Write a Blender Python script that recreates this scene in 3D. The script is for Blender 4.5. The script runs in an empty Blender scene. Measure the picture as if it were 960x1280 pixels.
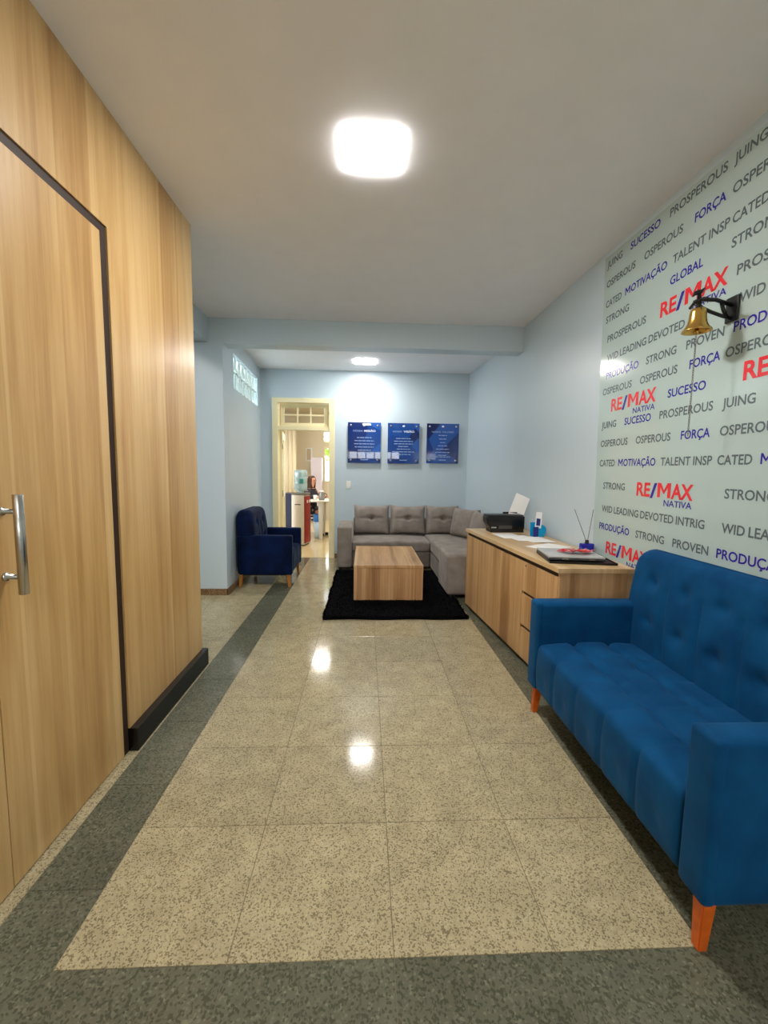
import bpy, bmesh, math, random
from mathutils import Vector, Matrix, Euler
random.seed(7)
sc = bpy.context.scene
col = sc.collection
PI = math.pi

# ------------------------------------------------------------------ camera
cam_d = bpy.data.cameras.new('camera')
cam = bpy.data.objects.new('camera', cam_d)
col.objects.link(cam)
sc.camera = cam
F_PX, PITCH, YAW, ROLL, CAM_H = 532.83, 0.09875, 0.04606, 0.0150, 1.40
cam_d.sensor_fit = 'VERTICAL'
cam_d.sensor_height = 32.0
cam_d.sensor_width = 24.0
cam_d.lens = F_PX / 1280 * 32.0
cam_d.clip_start = 0.02
cam_d.clip_end = 200
_cp, _sp, _cy, _sy, _cr, _sr = math.cos(PITCH), math.sin(PITCH), math.cos(YAW), math.sin(YAW), math.cos(ROLL), math.sin(ROLL)
_F = Vector((_sy*_cp, _cy*_cp, -_sp)); _R0 = Vector((_cy, -_sy, 0)); _U0 = _R0.cross(_F)
_R = _cr*_R0 + _sr*_U0; _U = _cr*_U0 - _sr*_R0
_m = Matrix((_R, _U, -_F)).transposed().to_4x4()
_m.translation = Vector((0, 0, CAM_H))
cam.matrix_world = _m

# ------------------------------------------------------------------ world, exposure
w = bpy.data.worlds.new('world'); sc.world = w; w.use_nodes = True
wn = w.node_tree
bg = wn.nodes['Background']
bg.inputs['Color'].default_value = (0.90, 0.95, 1.0, 1)
bg.inputs['Strength'].default_value = 2.2
sc.view_settings.view_transform = 'Standard'
sc.view_settings.look = 'None'
sc.view_settings.gamma = 1.0
sc.view_settings.use_curve_mapping = False
sc.view_settings.exposure = 1.88
LAMP_MAIN = 58.0      # emission of the square LED panels of the room
LAMP_COLOR = (1.0, 0.955, 0.91)

# ------------------------------------------------------------------ materials
MATS = {}
def lin(c):
    return tuple(((v/255)/12.92 if v/255 <= .04045 else (((v/255)+.055)/1.055)**2.4) for v in c) + (1,)
def mat(name, rgb, rough=.5, metal=0, spec=.5, emit=None, es=0, trans=0, coat=0, sheen=0, alpha=1, ior=1.45, noise=0, nscale=40, bump=0, bscale=200):
    if name in MATS: return MATS[name]
    m = bpy.data.materials.new(name); m.use_nodes = True
    nt = m.node_tree; b = nt.nodes['Principled BSDF']
    b.inputs['Base Color'].default_value = lin(rgb)
    b.inputs['Roughness'].default_value = rough
    b.inputs['Metallic'].default_value = metal
    b.inputs['Specular IOR Level'].default_value = spec
    b.inputs['IOR'].default_value = ior
    b.inputs['Transmission Weight'].default_value = trans
    b.inputs['Coat Weight'].default_value = coat
    b.inputs['Sheen Weight'].default_value = sheen
    b.inputs['Alpha'].default_value = alpha
    if emit:
        b.inputs['Emission Color'].default_value = tuple(emit)+(1,)
        b.inputs['Emission Strength'].default_value = es
    tc = nt.nodes.new('ShaderNodeTexCoord')
    if noise:
        n = nt.nodes.new('ShaderNodeTexNoise'); n.inputs['Scale'].default_value = nscale; n.inputs['Detail'].default_value = 3
        nt.links.new(tc.outputs['Object'], n.inputs['Vector'])
        r = nt.nodes.new('ShaderNodeValToRGB')
        c = lin(rgb)
        r.color_ramp.elements[0].position = .3; r.color_ramp.elements[1].position = .7
        r.color_ramp.elements[0].color = tuple(max(0, v*(1-noise)) for v in c[:3])+(1,)
        r.color_ramp.elements[1].color = tuple(min(1, v*(1+noise)) for v in c[:3])+(1,)
        nt.links.new(n.outputs['Fac'], r.inputs['Fac']); nt.links.new(r.outputs['Color'], b.inputs['Base Color'])
    if bump:
        n2 = nt.nodes.new('ShaderNodeTexNoise'); n2.inputs['Scale'].default_value = bscale; n2.inputs['Detail'].default_value = 2
        nt.links.new(tc.outputs['Object'], n2.inputs['Vector'])
        bp = nt.nodes.new('ShaderNodeBump'); bp.inputs['Strength'].default_value = bump; bp.inputs['Distance'].default_value = .002
        nt.links.new(n2.outputs['Fac'], bp.inputs['Height']); nt.links.new(bp.outputs['Normal'], b.inputs['Normal'])
    MATS[name] = m
    return m

def granite(name, base, dark, light, rough, dfrac, scale, tint=.12):
    m = bpy.data.materials.new(name); m.use_nodes = True
    nt = m.node_tree; b = nt.nodes['Principled BSDF']; L = nt.links.new
    g = nt.nodes.new('ShaderNodeNewGeometry')
    oi = nt.nodes.new('ShaderNodeObjectInfo')
    v = nt.nodes.new('ShaderNodeTexVoronoi'); v.inputs['Scale'].default_value = scale
    n = nt.nodes.new('ShaderNodeTexNoise'); n.inputs['Scale'].default_value = scale*.35; n.inputs['Detail'].default_value = 4; n.inputs['Roughness'].default_value = .7
    n2 = nt.nodes.new('ShaderNodeTexNoise'); n2.inputs['Scale'].default_value = scale*.04; n2.inputs['Detail'].default_value = 3
    for q in (v, n, n2): L(g.outputs['Position'], q.inputs['Vector'])
    sep = nt.nodes.new('ShaderNodeSeparateColor'); L(v.outputs['Color'], sep.inputs['Color'])
    r = nt.nodes.new('ShaderNodeValToRGB'); e = r.color_ramp.elements
    e[0].position = 0; e[0].color = lin(dark)
    e[1].position = 1; e[1].color = lin(light)
    a = e.new(dfrac); a.color = lin(dark)
    a = e.new(dfrac+.10); a.color = lin(base)
    a = e.new(.75); a.color = lin(base)
    mx = nt.nodes.new('ShaderNodeMath'); mx.operation = 'MULTIPLY_ADD'; mx.inputs[1].default_value = .30
    ml = nt.nodes.new('ShaderNodeMath'); ml.operation = 'MULTIPLY'; ml.inputs[1].default_value = .70
    L(sep.outputs[0], ml.inputs[0]); L(n.outputs['Fac'], mx.inputs[0]); L(ml.outputs[0], mx.inputs[2]); L(mx.outputs[0], r.inputs['Fac'])
    # per-tile tint and slow clouding
    mr = nt.nodes.new('ShaderNodeMapRange'); mr.inputs['To Min'].default_value = 1-tint; mr.inputs['To Max'].default_value = 1+tint
    L(oi.outputs['Random'], mr.inputs['Value'])
    mr2 = nt.nodes.new('ShaderNodeMapRange'); mr2.inputs['From Min'].default_value = .3; mr2.inputs['From Max'].default_value = .7
    mr2.inputs['To Min'].default_value = .88; mr2.inputs['To Max'].default_value = 1.12
    L(n2.outputs['Fac'], mr2.inputs['Value'])
    mu = nt.nodes.new('ShaderNodeMath'); mu.operation = 'MULTIPLY'; L(mr.outputs[0], mu.inputs[0]); L(mr2.outputs[0], mu.inputs[1])
    hs = nt.nodes.new('ShaderNodeVectorMath'); hs.operation = 'SCALE'
    L(r.outputs['Color'], hs.inputs[0]); L(mu.outputs[0], hs.inputs['Scale'])
    L(hs.outputs['Vector'], b.inputs['Base Color'])
    b.inputs['Roughness'].default_value = rough
    b.inputs['Specular IOR Level'].default_value = .20
    MATS[name] = m
    return m

def wood(name, c_dark, c_mid, c_light, band, grain, rough=.35, scale=1.0, coat=0.0):
    """laminate: tone bands across axis `band`, streaks running along axis `grain` (object coordinates)"""
    m = bpy.data.materials.new(name); m.use_nodes = True
    nt = m.node_tree; b = nt.nodes['Principled BSDF']; L = nt.links.new
    tc = nt.nodes.new('ShaderNodeTexCoord')
    def mapped(sb, sg, so):
        mp = nt.nodes.new('ShaderNodeMapping')
        s = [so, so, so]; s['xyz'.index(band)] = sb; s['xyz'.index(grain)] = sg
        mp.inputs['Scale'].default_value = [q*scale for q in s]
        L(tc.outputs['Object'], mp.inputs['Vector']); return mp
    n1 = nt.nodes.new('ShaderNodeTexNoise'); n1.inputs['Scale'].default_value = 1; n1.inputs['Detail'].default_value = 5; n1.inputs['Distortion'].default_value = .6
    L(mapped(7, .55, 1.0).outputs['Vector'], n1.inputs['Vector'])
    n2 = nt.nodes.new('ShaderNodeTexNoise'); n2.inputs['Scale'].default_value = 1; n2.inputs['Detail'].default_value = 6; n2.inputs['Roughness'].default_value = .65
    L(mapped(60, 2.2, 3.0).outputs['Vector'], n2.inputs['Vector'])
    v = nt.nodes.new('ShaderNodeTexVoronoi'); v.inputs['Scale'].default_value = 1; v.inputs['Randomness'].default_value = 1
    L(mapped(11, .02, .02).outputs['Vector'], v.inputs['Vector'])
    sep = nt.nodes.new('ShaderNodeSeparateColor'); L(v.outputs['Color'], sep.inputs['Color'])
    a1 = nt.nodes.new('ShaderNodeMath'); a1.operation = 'MULTIPLY'; a1.inputs[1].default_value = .52; L(n1.outputs['Fac'], a1.inputs[0])
    a2 = nt.nodes.new('ShaderNodeMath'); a2.operation = 'MULTIPLY_ADD'; a2.inputs[1].default_value = .30; L(n2.outputs['Fac'], a2.inputs[0]); L(a1.outputs[0], a2.inputs[2])
    a3 = nt.nodes.new('ShaderNodeMath'); a3.operation = 'MULTIPLY_ADD'; a3.inputs[1].default_value = .20; L(sep.outputs[0], a3.inputs[0]); L(a2.outputs[0], a3.inputs[2])
    r = nt.nodes.new('ShaderNodeValToRGB'); e = r.color_ramp.elements
    e[0].position = .34; e[0].color = lin(c_dark); e[1].position = .66; e[1].color = lin(c_light)
    q = e.new(.48); q.color = lin(c_mid)
    L(a3.outputs[0], r.inputs['Fac']); L(r.outputs['Color'], b.inputs['Base Color'])
    b.inputs['Roughness'].default_value = rough
    b.inputs['Coat Weight'].default_value = coat
    b.inputs['Coat Roughness'].default_value = .25
    MATS[name] = m
    return m

def velvet(name, rgb, rgb2, rough=.75, sheen=.6, tint=(.45, .7, 1.0)):
    m = mat(name, rgb, rough=rough, sheen=sheen, noise=.0, bump=.25, bscale=900)
    nt = m.node_tree; b = nt.nodes['Principled BSDF']; L = nt.links.new
    b.inputs['Sheen Tint'].default_value = tuple(tint)+(1,)
    b.inputs['Sheen Roughness'].default_value = .35
    b.inputs['Specular IOR Level'].default_value = .15
    tc = [n for n in nt.nodes if n.type == 'TEX_COORD'][0]
    n = nt.nodes.new('ShaderNodeTexNoise'); n.inputs['Scale'].default_value = 7; n.inputs['Detail'].default_value = 5
    L(tc.outputs['Object'], n.inputs['Vector'])
    r = nt.nodes.new('ShaderNodeValToRGB'); r.color_ramp.elements[0].position = .35; r.color_ramp.elements[1].position = .65
    r.color_ramp.elements[0].color = lin(rgb); r.color_ramp.elements[1].color = lin(rgb2)
    L(n.outputs['Fac'], r.inputs['Fac']); L(r.outputs['Color'], b.inputs['Base Color'])
    return m

M_beige = granite('beige_granite', (172, 161, 129), (124, 115, 90), (204, 194, 166), .11, .27, 230, .07)
M_dark = granite('dark_granite', (98, 99, 84), (76, 78, 64), (140, 138, 116), .10, .30, 150, .08)
M_grout = mat('grout', (112, 104, 84), .8)
M_wall = mat('pale_blue_paint', (197, 213, 222), .34, spec=.5, bump=.05, bscale=60)
M_ceil = mat('ceiling_white', (242, 243, 248), .6, noise=.015, nscale=6)
M_wood = wood('light_oak_laminate', (162, 121, 68), (189, 151, 95), (210, 178, 125), 'y', 'z', .36, 1.0, .2)
M_woodc = wood('cabinet_laminate_front', (150, 108, 66), (196, 154, 104), (222, 186, 138), 'y', 'z', .38)
M_woodx = wood('cabinet_laminate_side', (150, 112, 70), (188, 148, 104), (205, 168, 124), 'x', 'z', .38)
M_woodt = wood('cabinet_laminate_top', (186, 152, 104), (208, 175, 126), (224, 194, 148), 'x', 'y', .33)
M_tabt = wood('table_laminate_top', (150, 108, 66), (192, 150, 102), (216, 180, 134), 'x', 'y', .35, 1.2)
M_tabf = wood('table_laminate_front', (150, 106, 64), (190, 146, 100), (214, 176, 132), 'x', 'z', .4, 1.2)
M_black = mat('black_gloss', (12, 12, 12), .25)
M_blackm = mat('black_matte', (18, 17, 17), .55)
M_darkwood = mat('dark_brown_groove', (44, 26, 16), .6)
M_steel = mat('brushed_steel', (190, 188, 184), .22, metal=1)
M_blue = velvet('blue_velvet', (2, 62, 108), (6, 76, 124), .8, .10)
M_blue_shade = velvet('blue_velvet_shaded', (1, 13, 42), (2, 24, 66), .8, .08)  # blue velvet darkened to hold the shade on the armchair's near side
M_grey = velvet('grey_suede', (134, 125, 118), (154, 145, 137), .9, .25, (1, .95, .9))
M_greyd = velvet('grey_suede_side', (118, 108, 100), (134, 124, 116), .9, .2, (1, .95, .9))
M_orange = mat('varnished_orange_wood', (206, 96, 26), .3, noise=.15, nscale=30)
M_legwood = mat('honey_wood', (176, 116, 50), .4, noise=.12, nscale=30)
M_mural = mat('grey_gloss_vinyl', (182, 202, 200), .14, spec=.55, noise=.02, nscale=3)
M_mgrey = mat('print_grey', (98, 110, 116), .2)
M_mblue = mat('print_blue', (60, 46, 160), .2)
M_mred = mat('print_red', (232, 52, 62), .2)
M_cream = mat('cream_gloss_paint', (246, 234, 190), .3)
M_white = mat('white_plastic', (240, 240, 236), .35)
M_paper = mat('white_paper', (246, 245, 242), .7)
M_rug = mat('black_pile', (6, 7, 11), .95, spec=.08)
M_brass = mat('polished_brass', (222, 178, 96), .25, metal=1)
M_iron = mat('black_iron', (14, 14, 16), .4)
M_glass = mat('clear_glass', (250, 252, 252), .02, trans=1, ior=1.45)
M_block = mat('glass_block', (226, 238, 236), .12, trans=.92, ior=1.3, bump=.5, bscale=25)
M_mortar = mat('white_mortar', (214, 216, 208), .8)
M_lamp = mat('lamp_diffuser', (255, 255, 255), .5, emit=LAMP_COLOR, es=LAMP_MAIN)
M_frame = mat('lamp_frame_white', (245, 245, 242), .4)
M_base = granite('brown_granite', (150, 122, 88), (104, 80, 54), (180, 152, 116), .3, .4, 150, .02)
M_wroom = mat('cream_wall', (232, 220, 192), .5)
M_plaque = None

# ------------------------------------------------------------------ mesh helpers
def link(o, parent=None):
    col.objects.link(o)
    if parent is not None: o.parent = parent
    return o
def from_bm(name, bm, m, parent=None, smooth=False, loc=None):
    me = bpy.data.meshes.new(name); bm.to_mesh(me); bm.free()
    if m: me.materials.append(m)
    if smooth: me.shade_smooth()
    o = bpy.data.objects.new(name, me)
    if loc: o.location = loc
    return link(o, parent)
def add_box(bm, x0, x1, y0, y1, z0, z1, bev=0):
    vs = [bm.verts.new((x, y, z)) for x in (x0, x1) for y in (y0, y1) for z in (z0, z1)]
    f = [(0, 1, 3, 2), (4, 6, 7, 5), (0, 4, 5, 1), (2, 3, 7, 6), (0, 2, 6, 4), (1, 5, 7, 3)]
    fs = [bm.faces.new([vs[i] for i in q]) for q in f]
    if bev:
        es = list({e for q in fs for e in q.edges})
        bmesh.ops.bevel(bm, geom=es, offset=bev, segments=2, affect='EDGES', profile=.7)
def box(name, x0, x1, y0, y1, z0, z1, m, parent=None, bev=0):
    bm = bmesh.new(); add_box(bm, x0, x1, y0, y1, z0, z1, bev)
    bmesh.ops.recalc_face_normals(bm, faces=bm.faces)
    return from_bm(name, bm, m, parent)
def boxes(name, lst, m, parent=None, bev=0):
    bm = bmesh.new()
    for b in lst: add_box(bm, *b, bev)
    bmesh.ops.recalc_face_normals(bm, faces=bm.faces)
    return from_bm(name, bm, m, parent)
def add_prism(bm, pts, z0, z1):
    a = [bm.verts.new((p[0], p[1], z0)) for p in pts]; b = [bm.verts.new((p[0], p[1], z1)) for p in pts]
    n = len(pts)
    bm.faces.new(a[::-1]); bm.faces.new(b)
    for i in range(n): bm.faces.new((a[i], a[(i+1) % n], b[(i+1) % n], b[i]))
def prism(name, pts, z0, z1, m, parent=None, loc=None):
    bm = bmesh.new(); add_prism(bm, pts, z0, z1); bmesh.ops.recalc_face_normals(bm, faces=bm.faces)
    return from_bm(name, bm, m, parent, loc=loc)
def add_lathe(bm, prof, seg=24, c=(0, 0, 0), axis=None):
    rings = []
    for r, z in prof:
        rings.append([bm.verts.new((c[0]+r*math.cos(2*PI*i/seg), c[1]+r*math.sin(2*PI*i/seg), c[2]+z)) for i in range(seg)])
    for a, b in zip(rings, rings[1:]):
        for i in range(seg): bm.faces.new((a[i], a[(i+1) % seg], b[(i+1) % seg], b[i]))
    bm.faces.new(rings[0][::-1]); bm.faces.new(rings[-1])
def lathe(name, prof, m, parent=None, seg=24, loc=(0, 0, 0), smooth=True):
    bm = bmesh.new(); add_lathe(bm, prof, seg, (0, 0, 0)); bmesh.ops.recalc_face_normals(bm, faces=bm.faces)
    return from_bm(name, bm, m, parent, smooth, loc)
def add_tube(bm, pts, r, seg=10, caps=True):
    pts = [Vector(p) for p in pts]; rings = []
    rs = r if isinstance(r, (list, tuple)) else [r]*len(pts)
    up = None
    for i, p in enumerate(pts):
        d = (pts[min(i+1, len(pts)-1)]-pts[max(i-1, 0)]).normalized()
        if up is None or abs(up.dot(d)) > .98: up = Vector((0, 0, 1)) if abs(d.z) < .9 else Vector((1, 0, 0))
        s = d.cross(up).normalized(); t = s.cross(d).normalized(); up = t
        rings.append([bm.verts.new(p+rs[i]*(math.cos(2*PI*k/seg)*s+math.sin(2*PI*k/seg)*t)) for k in range(seg)])
    for a, b in zip(rings, rings[1:]):
        for k in range(seg): bm.faces.new((a[k], a[(k+1) % seg], b[(k+1) % seg], b[k]))
    if caps: bm.faces.new(rings[0][::-1]); bm.faces.new(rings[-1])
def tube(name, pts, r, m, parent=None, seg=10, smooth=True):
    bm = bmesh.new(); add_tube(bm, pts, r, seg); bmesh.ops.recalc_face_normals(bm, faces=bm.faces)
    return from_bm(name, bm, m, parent, smooth)
def rbox_bm(x0, x1, y0, y1, z0, z1, r, step=.03, fn=None):
    """rounded box made of a fine grid, each vertex passed through fn(Vector)->Vector"""
    lo = Vector((x0, y0, z0)); hi = Vector((x1, y1, z1))
    r = min(r, *( (hi-lo)/2*.98 ))
    def line(a, b):
        t = [a, a+r*.12, a+r*.35, a+r*.62, a+r]
        n = max(1, int((b-a-2*r)/step)); t += [a+r+(b-a-2*r)*i/n for i in range(1, n)]
        return t + [b-r, b-r*.62, b-r*.35, b-r*.12, b]
    ax = [line(lo[i], hi[i]) for i in range(3)]
    bm = bmesh.new(); cache = {}
    def V(p):
        k = (round(p[0], 6), round(p[1], 6), round(p[2], 6))
        if k not in cache:
            v = Vector(p); inn = Vector([min(max(v[i], lo[i]+r), hi[i]-r) for i in range(3)])
            d = v-inn
            if d.length > 1e-9: v = inn + d.normalized()*r
            if fn: v = fn(v)
            cache[k] = bm.verts.new(v)
        return cache[k]
    for a in range(3):
        u, w_ = (a+1) % 3, (a+2) % 3
        for side, val in ((0, lo[a]), (1, hi[a])):
            for i in range(len(ax[u])-1):
                for j in range(len(ax[w_])-1):
                    q = []
                    for (ii, jj) in ((i, j), (i+1, j), (i+1, j+1), (i, j+1)):
                        p = [0, 0, 0]; p[a] = val; p[u] = ax[u][ii]; p[w_] = ax[w_][jj]; q.append(V(p))
                    if side == 0: q = q[::-1]
                    try: bm.faces.new(q)
                    except ValueError: pass
    return bm
def rbox(name, x0, x1, y0, y1, z0, z1, r, m, parent=None, step=.03, fn=None):
    return from_bm(name, rbox_bm(x0, x1, y0, y1, z0, z1, r, step, fn), m, parent, True)
def thing(name, label, cat, loc=(0, 0, 0), rotz=0, group=None):
    o = bpy.data.objects.new(name, None); o.empty_display_size = .1
    col.objects.link(o); o.location = loc; o.rotation_euler = (0, 0, rotz)
    o['label'] = label; o['category'] = cat
    if group: o['group'] = group
    return o
def tag(o, label=None, cat=None, group=None, kind=None):
    if label: o['label'] = label
    if cat: o['category'] = cat
    if group: o['group'] = group
    if kind: o['kind'] = kind
    return o
def struct(o, label=None):
    o['kind'] = 'structure'
    if label: o['label'] = label
    return o
_txt = {}
_raw = {}
def raw_width(s):
    text_mesh(s, 0); return _raw[s]
def text_mesh(s, bold=0.0):
    k = (s, bold)
    if k in _txt: return _txt[k]
    cu = bpy.data.curves.new('lettering', 'FONT'); cu.body = s; cu.size = 1.0; cu.offset = bold; cu.resolution_u = 3
    o = bpy.data.objects.new('lettering', cu); col.objects.link(o)
    dg = bpy.context.evaluated_depsgraph_get(); dg.update()
    me = bpy.data.meshes.new_from_object(o.evaluated_get(dg))
    bpy.data.objects.remove(o); bpy.data.curves.remove(cu)
    xs = [v.co.x for v in me.vertices]; x0, x1 = min(xs), max(xs); _raw[s] = x1-x0
    cap = .729
    for v in me.vertices: v.co.x = (v.co.x-x0)/(x1-x0); v.co.y = v.co.y/cap
    _txt[k] = me
    return me
def text(name, s, width, cap, m, mtx, parent, bold=.012):
    """mesh lettering; baseline-left at mtx origin, given width and cap height; every string its own mesh"""
    src = text_mesh(s, bold)
    me = src.copy(); me.materials.clear(); me.materials.append(m)
    for v in me.vertices: v.co.x *= width; v.co.y *= cap
    o = bpy.data.objects.new(name, me); o.matrix_world = mtx
    link(o, parent)
    if parent is not None: o.matrix_parent_inverse = Matrix(); o.matrix_local = mtx
    return o

# ================================================================== SETTING
X_R, X_L, Y_W, Y_F, Z_C, Z_C2 = 1.70, -1.14, 2.97, 6.68, 2.95, 2.89
Y_BACK = -3.0
# ---- floor: recessed grout bed with every stone tile a child
floor = struct(box('floor', -2.70, X_R+.06, Y_BACK, Y_F+.02, -.06, -.0025, M_grout))
T, TX, TY = .476, -.853, 1.093
GAP = .0012
def tile(pts, m):
    cx = sum(p[0] for p in pts)/len(pts); cy = sum(p[1] for p in pts)/len(pts)
    q = []
    for p in pts:
        dx, dy = p[0]-cx, p[1]-cy
        q.append((dx-math.copysign(GAP, dx), dy-math.copysign(GAP, dy)))
    bm = bmesh.new()
    n = len(q); b = .0010
    lo = [bm.verts.new((x, y, -.0025)) for x, y in q]; mi = [bm.verts.new((x, y, -b)) for x, y in q]
    hi = [bm.verts.new((x-math.copysign(b, x), y-math.copysign(b, y), 0)) for x, y in q]
    for a, c in ((lo, mi), (mi, hi)):
        for i in range(n): bm.faces.new((a[i], a[(i+1) % n], c[(i+1) % n], c[i]))
    bm.faces.new(hi)
    bmesh.ops.recalc_face_normals(bm, faces=bm.faces)
    return from_bm('tile', bm, m, floor, loc=(cx, cy, 0))
def rect(x0, x1, y0, y1): return [(x0, y0), (x1, y0), (x1, y1), (x0, y1)]
SW = .242                       # width of the dark border
XRI = 1.022                     # right edge of the beige field
xs_field = [TX+T*i for i in range(4)]+[XRI]
ys = [TY+T*j for j in range(12)]; ys[-1] = min(ys[-1], Y_F); ys = [y for y in ys if y < Y_F]+[Y_F]
for j in range(len(ys)-1):
    if ys[j+1]-ys[j] < .02: continue
    for i in range(4): tile(rect(xs_field[i], xs_field[i+1], ys[j], ys[j+1]), M_beige)
# left dark strip with mitred corner, then beige tiles left of it
ys_s = [TY] + [1.325+T*k for k in range(-0, 12)]
ys_s = [y for y in ys_s if y < Y_F-.02]+[Y_F]
for j in range(len(ys_s)-1):
    a, b2 = ys_s[j], ys_s[j+1]
    if j == 0: tile([(TX-SW, a-SW), (TX, a), (TX, b2), (TX-SW, b2)], M_dark)
    else: tile(rect(TX-SW, TX, a, b2), M_dark)
# front dark band (mitred), tiles follow the field joints
xb = [TX]+xs_field[1:]
for i in range(4):
    a, b2 = xs_field[i], xs_field[i+1]
    tile([(a-(SW if i == 0 else 0), TY-SW), (b2+(SW if i == 3 else 0), TY-SW), (b2, TY), (a, TY)], M_dark)
# right dark border and the dark stones under the furniture
for j in range(len(ys_s)-1):
    a, b2 = ys_s[j], ys_s[j+1]
    if j == 0: tile([(XRI, a), (XRI+SW, a-SW), (XRI+SW, b2), (XRI, b2)], M_dark)
    else: tile(rect(XRI, XRI+SW, a, b2), M_dark)
    tile(rect(XRI+SW, X_R+.04, a if j else a-SW, b2), M_dark)
# left field
for j in range(-1, len(ys)-1):
    a = ys[j] if j >= 0 else TY-SW
    b2 = ys[j+1]
    if b2-a < .02: continue
    for i in range(3):
        tile(rect(TX-SW-T*(i+1), TX-SW-T*i, a, b2), M_beige)
# the floor behind the photographer
for i in range(5):
    for j in range(8):
        tile(rect(-.853-SW+T*i, -.853-SW+T*(i+1), TY-SW-T*(j+1), TY-SW-T*j), M_beige)
for j in range(8):
    tile(rect(-.853-SW+T*5, X_R+.04, TY-SW-T*(j+1), TY-SW-T*j), M_dark)

# ---- ceilings and beams
struct(box('ceiling', -2.72, X_R+.12, Y_BACK-.1, 4.80, Z_C, Z_C+.1, M_ceil))
struct(box('ceiling', -1.80, X_R+.12, 4.80, Y_F, Z_C2, Z_C2+.1, M_ceil))
struct(box('trim_1', -2.72, X_R, 4.68, 4.86, 2.69, Z_C, M_wall), 'pale blue ceiling beam crossing the room')
struct(box('trim_2', -1.95, -1.65, Y_W-.4, 4.68, 2.70, Z_C, M_wall), 'pale blue beam running along the left side')

# ---- right wall (slightly kinked behind the beam), far wall with doorway, left walls
def wall_poly(name, a, b, z0, z1, th, m=M_wall):
    a = Vector((a[0], a[1])); b = Vector((b[0], b[1])); d = (b-a).normalized(); n = Vector((-d.y, d.x))*th
    return struct(prism(name, [tuple(a), tuple(b), tuple(b+n), tuple(a+n)], z0, z1, m))
struct(prism('wall_right', [(X_R, Y_BACK), (X_R, 4.86), (1.60, Y_F), (1.60, Y_F+.12), (X_R+.12, Y_F+.12), (X_R+.12, Y_BACK)], -.06, Z_C+.1, M_wall))
DX0, DX1, DZ = -1.335, -.555, 2.405     # clear opening of the doorway incl. transom
struct(boxes('wall_far', [(-1.75, DX0-.08, Y_F, Y_F+.14, -.06, Z_C+.1), (DX1+.08, 1.60, Y_F, Y_F+.14, -.06, Z_C+.1), (DX0-.08, DX1+.08, Y_F, Y_F+.14, DZ+.06, Z_C+.1)], M_wall))
struct(box('wall_left', -2.70, -1.50, 4.665, 4.86, -.06, 2.69, M_wall))
# left wall with the glass-block opening
GB0, GB1, GBZ0, GBZ1 = 5.08, 6.48, 2.30, 2.70
def xl(y): return -1.50-.095*(y-4.86)/(Y_F-4.86)
def seg_wall(bm, y0, y1, z0, z1):
    add_prism(bm, [(xl(y0), y0), (xl(y1), y1), (xl(y1)-.12, y1), (xl(y0)-.12, y0)], z0, z1)
bm = bmesh.new()
seg_wall(bm, 4.86, GB0, -.06, Z_C); seg_wall(bm, GB1, Y_F+.02, -.06, Z_C)
seg_wall(bm, GB0, GB1, -.06, GBZ0); seg_wall(bm, GB0, GB1, GBZ1, Z_C)
bmesh.ops.recalc_face_normals(bm, faces=bm.faces)
struct(from_bm('wall_left', bm, M_wall))
struct(box('wall_left', -2.82, -2.70, Y_BACK, 4.86, -.06, Z_C, M_wall))
struct(box('wall_back', -2.82, X_R+.12, Y_BACK-.12, Y_BACK, -.06, Z_C+.1, M_wall))
# glass blocks
def gbx(y): return xl(y)-.055
bm = bmesh.new(); add_prism(bm, [(gbx(GB0)+.030, GB0), (gbx(GB1)+.030, GB1), (gbx(GB1)-.045, GB1), (gbx(GB0)-.045, GB0)], GBZ0, GBZ0+.012)
bmesh.ops.recalc_face_normals(bm, faces=bm.faces)
win = struct(from_bm('window_1', bm, M_mortar), 'row of glass blocks high in the left wall')
bm = bmesh.new(); add_prism(bm, [(gbx(GB0)+.030, GB0), (gbx(GB1)+.030, GB1), (gbx(GB1)-.040, GB1), (gbx(GB0)-.040, GB0)], GBZ0+.2005, GBZ0+.2105)
for q in range(1, 7): add_box(bm, gbx(GB0+.2*q)-.040, gbx(GB0+.2*q)+.030, GB0+.2*q-.005, GB0+.2*q+.005, GBZ0+.012, GBZ1)
bmesh.ops.recalc_face_normals(bm, faces=bm.faces); from_bm('mortar_joint', bm, M_mortar, win)
def glass_block(y, z):
    x = gbx(y)
    def fn(v):
        d = v-Vector((x, y, z))
        return Vector((v.x - d.x*.18*max(0, 1-(d.y**2+d.z**2)/.008), v.y, v.z))
    return rbox('glass_block', x-.038, x+.038, y-.0945, y+.0945, z-.0935, z+.0925, .012, M_block, win, .04, fn)
for r_ in range(2):
    for i in range(7):
        glass_block(GB0+.1+.2*i, GBZ0+.012+.094+.196*r_)
# baseboards
struct(boxes('baseboard_left', [(-2.70, -1.49, 4.650, 4.664, 0, .07)], M_base))
bm = bmesh.new(); add_prism(bm, [(-1.488, 4.650), (-1.488-.0001, 4.86), (xl(6.66)+.012, 6.66), (xl(6.66), 6.66), (-1.4995, 4.86), (-1.4995, 4.65)], 0, .07)
bmesh.ops.recalc_face_normals(bm, faces=bm.faces); struct(from_bm('baseboard_left', bm, M_base))
struct(boxes('baseboard_far', [(DX1+.09, 1.58, Y_F-.012, Y_F, 0, .07), (-1.58, DX0-.085, Y_F-.012, Y_F, 0, .07)], M_base))

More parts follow.
